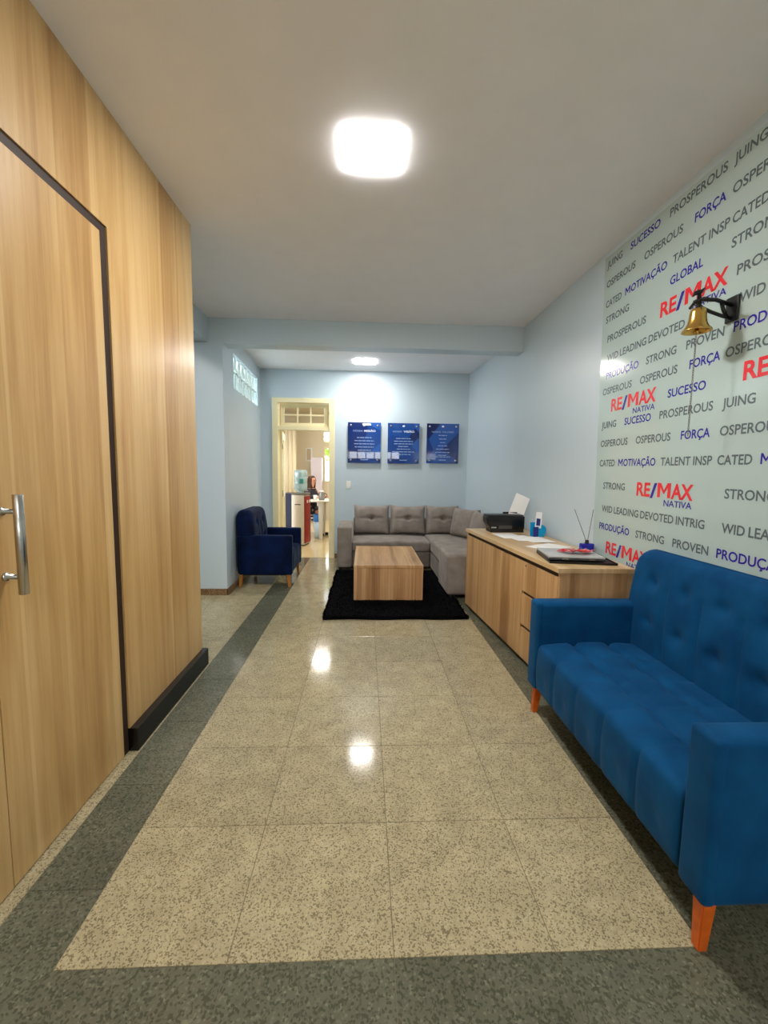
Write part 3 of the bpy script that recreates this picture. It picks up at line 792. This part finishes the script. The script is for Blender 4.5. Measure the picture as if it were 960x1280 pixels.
gr('chaise_cushion', .930, 1.590, 5.07, 6.58, .262, .425, .04, M_grey, lambda v: Vector((v.x, v.y, v.z+(.015*math.sin(PI*max(0, min(1, (v.y-5.07)/1.5))) if v.z > .38 else 0)-(.012*g(v.y-5.75, .012) if v.z > .3 else 0))))
gr('footstool_section', .905, 1.420, 4.50, 5.055, .045, .487, .035, M_grey, lambda v: Vector((v.x, v.y, v.z+(.012*math.sin(PI*max(0, min(1, (v.x-.9)/.5))) if v.z > .45 else 0))))
for x_, y_ in ((-.33, 5.85), (-.33, 6.53), (.96, 4.55), (1.37, 4.55), (1.37, 5.0), (1.55, 6.5)):
    lathe('foot', [(.02, 0), (.022, .02), (.024, .045)], M_blackm, gs, 12, (x_-ox, y_-oy, 0))
def pillow_bm(w_, h_, t_, tuft=True, n=22, seed=0):
    """standing pillow, local: width X, height Z (bottom at 0), faces -Y"""
    rnd = random.Random(seed); ph = rnd.random()*6
    bm = bmesh.new(); G = {}
    for side in (-1, 1):
        for i in range(n+1):
            for j in range(n+1):
                u = 2*i/n-1; v = 2*j/n-1
                if (i in (0, n) or j in (0, n)) and side == 1: G[(side, i, j)] = G[(-1, i, j)]; continue
                x = u*w_/2*(1-.05*(1-v*v)); z = v*h_/2*(1-.085*(1-u*u))
                th_ = t_/2*max(0, (1-u**4)*(1-v**4))**.42
                th_ += .004*math.sin(7*u+ph)*math.sin(5*v+ph)*(1-abs(u))*(1-abs(v))
                if tuft and side == -1:
                    th_ -= t_*.42*g(u, .13)*g(v-.10, .15)
                    th_ -= t_*.16*g(v-.10-.05*math.cos(u*4), .07)*g(u, .55)
                y = side*th_
                G[(side, i, j)] = bm.verts.new((x, y, z+h_/2))
    for side in (-1, 1):
        for i in range(n):
            for j in range(n):
                q = [G[(side, i, j)], G[(side, i+1, j)], G[(side, i+1, j+1)], G[(side, i, j+1)]]
                if side == 1: q = q[::-1]
                bm.faces.new(q)
    return bm
def pillow(name, w_, h_, t_, loc, rot, label, seed, group='grey back cushions on the corner sofa', tuft=True):
    o = from_bm('cushion', pillow_bm(w_, h_, t_, tuft, seed=seed), M_grey, None, True)
    o.location = loc; o.rotation_euler = rot
    tag(o, label, 'cushion', group); o.data.name = name
    if tuft:
        b = lathe('button', [(.001, -.004), (.014, -.002), (.016, .003), (.010, .007), (.001, .008)], M_greyd, o, 14)
        b.location = (0, -.012, h_/2+.028); b.rotation_euler = (PI/2, 0, 0)
    return o
for k, (xc, lb) in enumerate(((.110, 'tufted grey back cushion at the left end of the corner sofa, next to the arm'), (.662, 'tufted grey back cushion in the middle of the sofa back'), (1.195, 'tufted grey back cushion at the right end of the sofa back, by the corner'))):
    pillow('back_pillow', .545 if k < 2 else .52, .445, .20, (xc, 6.43, .425), (-.16, 0, .02*(k-1)), lb, k)
pillow('side_pillow', .54, .43, .17, (1.415, 6.03, .440), (-.20, 0, -1.10), 'grey cushion leaning on the right wall, first after the sofa corner', 5, tuft=False)
pillow('side_pillow', .52, .43, .18, (1.475, 5.48, .440), (-.18, 0, -1.50), 'grey cushion along the right wall, half hidden behind the printer', 6, tuft=False)

# ================================================================== WALL PLAQUES, SWITCH
def plaque_mat(seed):
    m = bpy.data.materials.new('blue_acrylic_print'); m.use_nodes = True
    nt = m.node_tree; b = nt.nodes['Principled BSDF']; L = nt.links.new
    tc = nt.nodes.new('ShaderNodeTexCoord'); mp = nt.nodes.new('ShaderNodeMapping'); mp.inputs['Location'].default_value = (seed*3.1, 0, seed*1.7)
    L(tc.outputs['Object'], mp.inputs['Vector'])
    v = nt.nodes.new('ShaderNodeTexVoronoi'); v.inputs['Scale'].default_value = 3.2
    L(mp.outputs['Vector'], v.inputs['Vector'])
    sep = nt.nodes.new('ShaderNodeSeparateColor'); L(v.outputs['Color'], sep.inputs['Color'])
    r = nt.nodes.new('ShaderNodeValToRGB'); e = r.color_ramp.elements
    e[0].color = lin((6, 26, 84)); e[1].color = lin((34, 92, 178)); q = e.new(.55); q.color = lin((14, 52, 124))
    L(sep.outputs[0], r.inputs['Fac']); L(r.outputs['Color'], b.inputs['Base Color'])
    b.inputs['Roughness'].default_value = .02
    return m
M_print = mat('white_print', (225, 235, 250), .3)
M_printp = mat('pale_print', (150, 180, 225), .3)
def plaque(x0, x1, z0, z1, title, label, seed, rows):
    cx, cz = (x0+x1)/2, (z0+z1)/2; W = x1-x0; Hh = z1-z0
    t = thing('wall_plaque', label, 'plaque', (cx, Y_F, cz), 0, 'blue acrylic plaques on the far wall')
    box('panel', -W/2, W/2, -.040, -.034, -Hh/2, Hh/2, plaque_mat(seed), t, .001)
    for sx in (-1, 1):
        for sz in (-1, 1):
            o = lathe('standoff_screw', [(.008, 0), (.008, .036), (.016, .037), (.016, .046), (.013, .048)], M_steel, t, 14, (sx*(W/2-.045), 0, sz*(Hh/2-.045)))
            o.rotation_euler = (PI/2, 0, 0)
    def tx(s, xl_, xr_, z, cap, m, bold):
        mt = Matrix(((1, 0, 0, xl_), (0, 0, -1, -.0412), (0, 1, 0, z), (0, 0, 0, 1)))
        text('lettering', s, xr_-xl_, cap, m, mt, t, bold)
    a, b = title
    mid = -W*.5+W*(.47 if seed < 3 else .45)
    tx(a, -W*.34, mid-.010, Hh/2-.140, .026, M_printp, 0)
    tx(b, mid+.012, W*.34, Hh/2-.140, .028 if seed < 3 else .026, M_print if seed < 3 else M_printp, .03 if seed < 3 else 0)
    bm = bmesh.new(); rnd = random.Random(seed)
    def dash(xa, xb, z, h_):
        add_box(bm, xa, xb, -.0414, -.0402, z, z+h_)
    for i, (hw, z) in enumerate(rows):
        x = -W*hw
        while x < W*hw:
            l_ = min(rnd.uniform(.025, .075), W*hw-x)
            if l_ > .008: dash(x, x+l_, Hh/2-z, .010)
            x += l_+.009
    x = -.055
    while x < .05: dash(x, x+.016, -Hh/2+.045, .013); x += .019
    bmesh.ops.recalc_face_normals(bm, faces=bm.faces)
    tag(from_bm('fine_print', bm, M_printp, t), 'lines of small white print', kind='stuff')
    o = lathe('emblem', [(.001, 0), (.020, .0005), (.020, .0012), (.001, .0015)], M_print, t, 20, (0, -.0400, Hh/2-.045)); o.rotation_euler = (PI/2, 0, 0); o.scale = (1, .7, 1)
plaque(-.266, .238, 1.500, 2.117, ('NOSSA', 'MISSÃO'), 'leftmost blue acrylic plaque, headed nossa missão', 1, [(.22, .235), (.30, .283), (.31, .330), (.29, .378), (.20, .425), (.22, .470)])
plaque(.347, .836, 1.500, 2.117, ('NOSSA', 'VISÃO'), 'middle blue acrylic plaque, headed nossa visão', 2, [(.24, .238), (.30, .280), (.30, .320), (.17, .360), (.21, .400), (.35, .442), (.23, .482)])
plaque(.950, 1.452, 1.512, 2.122, ('NOSSOS', 'VALORES'), 'rightmost blue acrylic plaque, beside the room corner', 3, [(.13, .185), (.11, .240), (.08, .295), (.14, .345), (.20, .395), (.22, .445), (.14, .490), (.24, .515)])
sw = thing('light_switch', 'white light switch right of the far doorway', 'switch', (-.254, Y_F, 1.158))
rbox('plate', -.036, .036, -.010, -.0005, -.060, .060, .004, M_white, sw, .05)
box('rocker', -.012, .012, -.0135, -.0102, -.022, .022, M_white, sw, .001)

# ================================================================== THE ROOM BEHIND THE DOORWAY
YB0, YB1, XB0, XB1, ZB = Y_F+.14, 12.0, -2.6, .9, 2.9
M_ftile = mat('polished_cream_tile', (214, 196, 152), .10, noise=.03, nscale=3)
fb = struct(box('floor', XB0, XB1, Y_F+.02, YB1, -.06, -.002, M_grout), 'cream tiled floor of the back room')
for i in range(5):
    for j in range(8):
        xa = XB0+.7*i; ya = Y_F+.02+.665*j
        box('tile', xa+.001, xa+.699, ya+.001, ya+.664, -.002, 0, M_ftile, fb)
struct(box('ceiling', XB0-.1, XB1+.1, YB0, YB1+.1, ZB, ZB+.1, mat('back_ceiling', (226, 214, 186), .6)))
struct(box('wall_left', XB0-.1, XB0, YB0, YB1+.1, -.06, ZB, M_wroom))
struct(box('wall_right', XB1, XB1+.1, YB0, YB1+.1, -.06, ZB, M_wroom))
# far wall of back room with window openings
WX0, WX1 = -1.14, -.55
struct(boxes('wall_far', [(XB0, WX0, YB1, YB1+.1, -.06, ZB), (WX1, XB1, YB1, YB1+.1, -.06, ZB), (WX0, WX1, YB1, YB1+.1, -.06, 1.05), (WX0, WX1, YB1, YB1+.1, 2.0, 2.14), (WX0, WX1, YB1, YB1+.1, 2.42, ZB)], M_wroom))
w3 = struct(boxes('window_3', [(WX0, WX1, YB1-.01, YB1+.03, 1.03, 1.07), (WX0, WX1, YB1-.01, YB1+.03, 1.97, 2.02), (WX0, WX0+.035, YB1-.01, YB1+.03, 1.07, 1.97), (WX1-.035, WX1, YB1-.01, YB1+.03, 1.07, 1.97), (WX0+.27, WX0+.31, YB1-.01, YB1+.03, 1.07, 1.97)]
                             + [(WX0, WX1, YB1-.01, YB1+.03, 2.12, 2.15), (WX0, WX1, YB1-.01, YB1+.03, 2.27, 2.29), (WX0, WX1, YB1-.01, YB1+.03, 2.40, 2.43), (WX0+.27, WX0+.30, YB1-.01, YB1+.03, 2.15, 2.40)], M_cream), 'bright window at the back of the far room')
box('pane', WX0+.035, WX0+.27, YB1+.005, YB1+.009, 1.07, 1.97, M_glass, w3); box('pane', WX0+.31, WX1-.035, YB1+.005, YB1+.009, 1.07, 1.97, M_glass, w3)
# garden foliage outside that window
tree = thing('garden_shrub', 'sunlit yellow green shrub outside the far window', 'shrub', (-1.02, 12.9, 0))
tube('stem', [(0, 0, 0), (.02, 0, .9), (-.02, .02, 1.75)], [.04, .03, .015], mat('bark', (110, 90, 60), .8), tree, 8)
bm = bmesh.new()
for i in range(900):
    c = Vector((random.gauss(0, .20), random.gauss(0, .14), 1.95+random.gauss(0, .15)))
    a = Euler((random.random()*6, random.random()*6, random.random()*6)).to_matrix()
    q = [a @ Vector(p)+c for p in ((0, -.05, 0), (.02, 0, .006), (0, .05, 0), (-.02, 0, .006))]
    bm.faces.new([bm.verts.new(p) for p in q])
tag(from_bm('foliage', bm, mat('leaf_green', (150, 190, 40), .5), tree), kind='stuff')
struct(box('trim_3', -8, 8, 12.15, 22, -.1, -.05, mat('courtyard_paving', (200, 196, 184), .8)), 'pale paving outside the far window')
# blinds in the lower half of the window
bl = thing('window_blind', 'white slatted blind in the lower half of the far window', 'blind', (WX0+.15, YB1-.05, 1.08))
for k in range(16): box('slat', -.14, .14, -.012, .012, .035*k, .035*k+.004, M_white, bl)
tube('cord', [(-.10, 0, 0), (-.10, 0, .58)], .002, M_white, bl, 5); tube('cord', [(.10, 0, 0), (.10, 0, .58)], .002, M_white, bl, 5)
# lavender cabinet
M_lav = mat('lavender_laminate', (222, 212, 222), .4)
cb = thing('tall_cabinet', 'tall pale lavender cupboard behind the seated woman', 'cabinet', (-1.295, 11.75, 0))
box('body', -.15, .14, -.20, .22, .05, 1.70, M_lav, cb, .003)
box('plinth', -.14, .13, -.18, .20, 0, .05, M_blackm, cb)
box('door', -.148, -.006, -.222, -.202, .06, 1.16, M_lav, cb); box('door', -.004, .138, -.222, -.202, .06, 1.16, M_lav, cb)
box('door', -.148, .138, -.222, -.202, 1.17, 1.69, M_lav, cb)
# framed picture
pc = thing('framed_picture', 'small white framed picture on the cream wall above the water bottle', 'picture', (-1.555, 12.0, 1.79))
boxes('frame', [(-.085, .085, -.025, -.001, -.18, -.15), (-.085, .085, -.025, -.001, .15, .18), (-.085, -.055, -.025, -.001, -.15, .15), (.055, .085, -.025, -.001, -.15, .15)], M_white, pc)
box('print', -.055, .055, -.012, -.002, -.15, .15, mat('beige_print', (206, 184, 150), .5), pc)
# curtains on the left of the back room
def curtain(x0, x1, y, label):
    t = thing('curtain', label, 'curtain', ((x0+x1)/2, y, 0), 0, 'pale curtains in the back room')
    bm = bmesh.new(); n = 60; w_ = x1-x0
    P = []
    for k in range(n+1):
        x = -w_/2+w_*k/n; yy = .03*math.sin(k*.9)+.010*math.sin(k*2.3)
        P.append((x, yy))
    A = [[bm.verts.new((x, yy+d, z)) for x, yy in P] for z in (.03, 2.38) for d in (0, .004)]
    for a, b, fl in ((A[0], A[2], 0), (A[1], A[3], 1)):
        for k in range(n):
            q = (a[k], a[k+1], b[k+1], b[k]); bm.faces.new(q[::-1] if fl else q)
    for a, b in ((A[0], A[1]), (A[2], A[3])):
        for k in range(n): bm.faces.new((a[k], a[k+1], b[k+1], b[k]))
    bmesh.ops.recalc_face_normals(bm, faces=bm.faces)
    from_bm('drape', bm, mat('ivory_curtain', (236, 224, 196), .8), t, True)
    tube('rod', [(-w_/2-.05, .003, 2.40), (w_/2+.05, .003, 2.40)], .012, M_legwood, t, 8)
curtain(-2.55, -1.72, 10.9, 'ivory pleated curtain behind the water bottle')
lamp(-.85, 9.3, ZB, 'square ceiling light in the back room beyond the doorway', .50, .30)
lamp(-.60, 7.5, ZB, 'square ceiling light just inside the back room', .30, .35)

# water cooler
wc = thing('water_cooler', 'white water cooler with red front and a big blue bottle on top', 'water cooler', (-1.165, 7.86, 0), 0)
wc.rotation_euler = (0, 0, -.22)
rbox('body', -.125, .115, -.15, .15, .02, .925, .012, mat('cooler_white', (214, 206, 196), .35), wc, .2)
rbox('front_panel', .1152, .130, -.148, .148, .045, .90, .006, mat('cooler_red', (140, 2, 8), .35, spec=.25), wc, .2)
box('top_tray', -.127, .130, -.152, .152, .9255, .955, mat('cooler_grey', (108, 104, 96), .4), wc, .004)
box('handle_slot', -.06, .05, -.1515, -.1502, .745, .760, M_blackm, wc)
box('seam', .1302, .1312, -.148, .148, .470, .476, M_blackm, wc)
for s in (-.05, .05): lathe('tap', [(.010, 0), (.012, .03), (.008, .05)], M_white, wc, 10, (.142, s, .78))
boxes('base', [(-.11, .10, -.13, .13, 0, .0195)], M_blackm, wc)
M_bot = mat('blue_pet', (196, 222, 230), .08, trans=.6, ior=1.2)
lathe('bottle', [(.03, .955), (.045, .975), (.110, 1.01), (.122, 1.03), (.122, 1.12), (.114, 1.13), (.122, 1.14), (.122, 1.24), (.114, 1.25), (.122, 1.26), (.120, 1.34), (.105, 1.365), (.07, 1.375), (.001, 1.372)], M_bot, wc, 32, (-.005, 0, 0))
o = rbox('bottle_label', .02, .095, -.1335, -.120, 1.13, 1.22, .008, mat('teal_label', (20, 128, 128), .4), wc, .03)
# dark cupboard left of cooler
nc = thing('navy_backpack_stand', 'dark navy low cupboard between the open door and the water cooler', 'cupboard', (-1.40, 8.30, 0))
nc.name = 'low_cupboard'
M_nav = mat('navy_paint', (26, 32, 58), .4)
box('body', -.14, .10, -.18, .20, .03, .93, M_nav, nc, .004); box('door', -.135, .095, -.20, -.182, .05, .90, M_nav, nc, .003); box('plinth', -.12, .08, -.15, .18, 0, .03, M_blackm, nc)
lathe('door_knob', [(.010, 0), (.014, .012), (.006, .018)], M_steel, nc, 10, (.07, -.20, .62)).rotation_euler = (PI/2, 0, 0)

# white plastic table
tb = thing('white_table', 'white plastic table in front of the seated woman', 'table', (-.70, 8.72, 0))
M_pl = mat('plastic_white', (222, 216, 204), .4)
rbox('tabletop', -.44, .46, -.34, .34, .745, .775, .012, M_pl, tb, .1)
for sx, sy in ((-.16, -.28), (.38, -.28), (-.16, .28), (.38, .28)):
    rbox('leg', sx-.055, sx+.055, sy-.02, sy+.02, 0, .746, .010, M_pl, tb, .1, lambda v, sx=sx: Vector((v.x+(v.x-sx)*(-.45)*(1-v.z/.746), v.y, v.z)))
def cup(x, y, r, h_, label, m, nm='cup', cat='cup'):
    t = lathe(nm, [(r*.8, 0), (r, h_), (r*.92, h_), (r*.74, .006)], m, None, 20, (x, y, .7755)); tag(t, label, cat); return t
cup(-.985, 8.55, .04, .10, 'white paper cup on the plastic table', M_white)
jug = thing('coffee_pot', 'steel and glass coffee pot on the plastic table', 'pot', (-.86, 8.60, .7755))
lathe('body', [(.05, 0), (.065, .03), (.065, .12), (.045, .16), (.045, .17), (.04, .17)], mat('smoked_glass', (150, 150, 150), .1, metal=.6), jug, 24)
lathe('lid', [(.046, .171), (.040, .185), (.010, .195)], M_white, jug, 20)
tube('handle', [(.060, 0, .04), (.095, 0, .06), (.095, 0, .12), (.060, 0, .14)], .008, M_blackm, jug, 8)

# white plastic chair (by the table) and blue bin
def plastic_chair(x, y, rz, label):
    t = thing('plastic_chair', label, 'chair', (x, y, 0), rz, 'white plastic chairs in the back room')
    rbox('seat', -.20, .20, -.20, .20, .42, .445, .01, M_pl, t, .1)
    rbox('backrest', -.20, .20, .185, .21, .50, .82, .01, M_pl, t, .1)
    for sx in (-1, 1):
        tube('back_post', [(sx*.185, .19, .43), (sx*.185, .20, .80)], .014, M_pl, t, 8)
        for sy in (-1, 1): tube('leg', [(sx*.18, sy*.17, .43), (sx*.215, sy*.21, 0)], [.022, .016], M_pl, t, 8)
    return t
plastic_chair(-1.15, 9.12, PI*.5+.55, 'white plastic chair under the seated woman')
bn = thing('waste_bin', 'white bin with a bright blue liner under the plastic table', 'bin', (-.985, 8.98, 0))
lathe('bin_body', [(.075, 0), (.100, .34), (.094, .34), (.07, .01)], mat('bin_pale', (196, 214, 224), .4), bn, 24)
lathe('liner', [(.096, .34), (.104, .345), (.104, .47), (.096, .49), (.09, .47), (.09, .345)], mat('bright_blue', (74, 140, 214), .4), bn, 24)
bn.location = (-.93, 8.62, 0)

# ---- seated woman
wm = thing('person', 'seated woman with long brown hair in a dark jacket behind the white table', 'person', (-1.13, 9.12, 0))
M_skin = mat('skin', (206, 150, 122), .5)
M_hair = mat('brown_hair', (66, 36, 22), .5, noise=.2, nscale=60)
M_jack = mat('charcoal_jacket', (46, 46, 58), .8)
def skinned(name, verts, edges, radii, m, parent, root=0, sub=2):
    me = bpy.data.meshes.new(name); me.from_pydata(verts, edges, []); me.update()
    o = bpy.data.objects.new(name, me); col.objects.link(o)
    md = o.modifiers.new('skin', 'SKIN'); md.use_smooth_shade = True
    for i, r in enumerate(radii):
        sv = me.skin_vertices[0].data[i]; sv.radius = r if isinstance(r, tuple) else (r, r); sv.use_root = (i == root)
    s = o.modifiers.new('sub', 'SUBSURF'); s.levels = s.render_levels = sub
    dg = bpy.context.evaluated_depsgraph_get(); dg.update()
    me2 = bpy.data.meshes.new_from_object(o.evaluated_get(dg)); me2.name = name
    bpy.data.objects.remove(o)
    me2.materials.clear(); me2.materials.append(m); me2.shade_smooth()
    o = bpy.data.objects.new(name, me2); link(o, parent); return o
# body frame: sits facing towards +X and a little to the camera (fwd)
fw = Vector((math.cos(-.55), math.sin(-.55), 0)); rt = Vector((fw.y, -fw.x, 0))    # rt = her right
def P(f_, r_, z): return tuple(fw*f_+rt*r_+Vector((0, 0, z)))
V_ = [P(0, 0, .52), P(.01, 0, .66), P(.0, 0, .82), P(-.01, 0, .94), P(0, 0, 1.005), P(.02, 0, 1.045),   # pelvis..neck top 0-5
      P(.025, 0, 1.10), P(.03, 0, 1.17), P(.02, 0, 1.225),                                            # head 6-8
      P(-.01, .15, .925), P(.07, .20, .80), P(.26, .14, .815), P(.33, .12, .82),                      # right arm 9-12
      P(-.01, -.15, .925), P(.06, -.20, .80), P(.25, -.16, .815), P(.32, -.14, .82),                  # left arm 13-16
      P(.02, .085, .50), P(.25, .08, .50), P(.25, .08, .25), P(.24, .08, .05), P(.34, .085, .025),     # right leg 17-21
      P(.02, -.085, .50), P(.24, -.09, .50), P(.23, -.09, .25), P(.22, -.09, .05), P(.32, -.095, .025)]
E_ = [(0, 1), (1, 2), (2, 3), (3, 4), (4, 5), (5, 6), (6, 7), (7, 8), (3, 9), (9, 10), (10, 11), (11, 12), (3, 13), (13, 14), (14, 15), (15, 16),
      (0, 17), (17, 18), (18, 19), (19, 20), (20, 21), (0, 22), (22, 23), (23, 24), (24, 25), (25, 26)]
Rr = [(.13, .10), (.115, .085), (.13, .09), (.12, .08), .045, .042, .062, .075, .055,
      .050, .040, .030, .022, .050, .040, .030, .022,
      .078, .062, .045, .032, .028, .078, .062, .045, .032, .028]
skinned('body', V_, E_, Rr, M_skin, wm)
# fingers as part-children (hand resting on the table)
for s, c in ((1, (.33, .12)), (-1, (.32, -.14))):
    for k in range(4):
        o_ = (k-1.5)*.014; ln = (.055, .065, .062, .048)[k]
        tube('finger', [P(c[0]+.012, c[1]+o_, .820), P(c[0]+.012+ln*.6, c[1]+o_*1.2, .822), P(c[0]+.012+ln, c[1]+o_*1.2, .808)], [.0085, .0080, .0065], M_skin, wm, 8)
    tube('thumb', [P(c[0]-.005, c[1]-s*.018, .818), P(c[0]+.02, c[1]-s*.040, .812), P(c[0]+.038, c[1]-s*.042, .806)], [.010, .009, .007], M_skin, wm, 8)
# jacket: a slightly larger skinned shell over torso and arms
jv = [V_[0], V_[1], V_[2], V_[3], P(0, 0, .985), V_[9], V_[10], P(.23, .15, .815), V_[13], V_[14], P(.22, -.165, .815)]
je = [(0, 1), (1, 2), (2, 3), (3, 4), (3, 5), (5, 6), (6, 7), (3, 8), (8, 9), (9, 10)]
tag(skinned('jacket', jv, je, [(.150, .120), (.132, .102), (.146, .106), (.138, .097), .062, .064, .054, .044, .064, .054, .044], M_jack, wm), 'dark charcoal jacket')
kv = [V_[0], V_[17], P(.24, .08, .50), V_[22], P(.23, -.09, .50)]
tag(skinned('skirt', kv, [(0, 1), (1, 2), (0, 3), (3, 4)], [(.150, .115), .095, .080, .095, .080], M_jack, wm), 'dark skirt')
# shoes
for s, c in ((1, V_[21]), (-1, V_[26])):
    rbox('shoe', c[0]-.10, c[0]+.045, c[1]-.035, c[1]+.035, .0005, .06, .025, M_blackm, wm, .05)
# face
hd = Vector(P(.03, 0, 1.15))
def ell(name, c, r, m, par=wm, seg=14):
    bm = bmesh.new(); bmesh.ops.create_uvsphere(bm, u_segments=seg, v_segments=seg-4, radius=1)
    for v in bm.verts: v.co = Vector((v.co.x*r[0], v.co.y*r[1], v.co.z*r[2]))
    rot = Matrix(((fw.x, -fw.y, 0), (fw.y, fw.x, 0), (0, 0, 1)))
    for v in bm.verts: v.co = rot @ v.co + Vector(c)
    return from_bm(name, bm, m, par, True)
ell('nose', Vector(P(.110, 0, 1.140)), (.014, .010, .018), M_skin)
ell('mouth', Vector(P(.098, 0, 1.108)), (.008, .020, .006), mat('lips', (170, 80, 76), .4))
for s in (-1, 1):
    ell('eye', Vector(P(.095, s*.030, 1.160)), (.009, .012, .007), mat('eye_dark', (30, 22, 20), .2))
    ell('ear', Vector(P(.020, s*.074, 1.145)), (.014, .008, .024), M_skin)
# hair: shell over the crown and two long falls
def hair_shell():
    bm = bmesh.new(); n = 20; rings = []
    for j in range(13):
        t_ = j/12
        ring = []
        for i in range(n):
            a = -PI+2*PI*i/n*.999
            # opening at the face: front angle a~0
            face = max(0, math.cos(a))**3
            if t_ < .5:
                ph = t_*PI
                rx, ry = .094*math.sin(ph)+.003, .088*math.sin(ph)+.003; z = 1.158+.098*math.cos(ph)
                f_ = rx*math.cos(a); r_ = ry*math.sin(a)
            else:
                d = (t_-.5)/.5
                rx, ry = .094-.02*d, .088+.014*d; z = 1.158-.30*d
                f_ = rx*math.cos(a)-.02*d; r_ = ry*math.sin(a)
            if face > .35: f_ = min(f_, .035+(.05 if t_ < .30 else 0)); 
            ring.append(bm.verts.new(P(f_+.012-.004, r_, z+(.004*math.sin(i*5)))))
        rings.append(ring)
    for a, b in zip(rings, rings[1:]):
        for i in range(n): bm.faces.new((a[i], a[(i+1) % n], b[(i+1) % n], b[i]))
    bm.faces.new(rings[0]); 
    bmesh.ops.recalc_face_normals(bm, faces=bm.faces)
    return from_bm('hair', bm, M_hair, wm, True)
hair_shell()
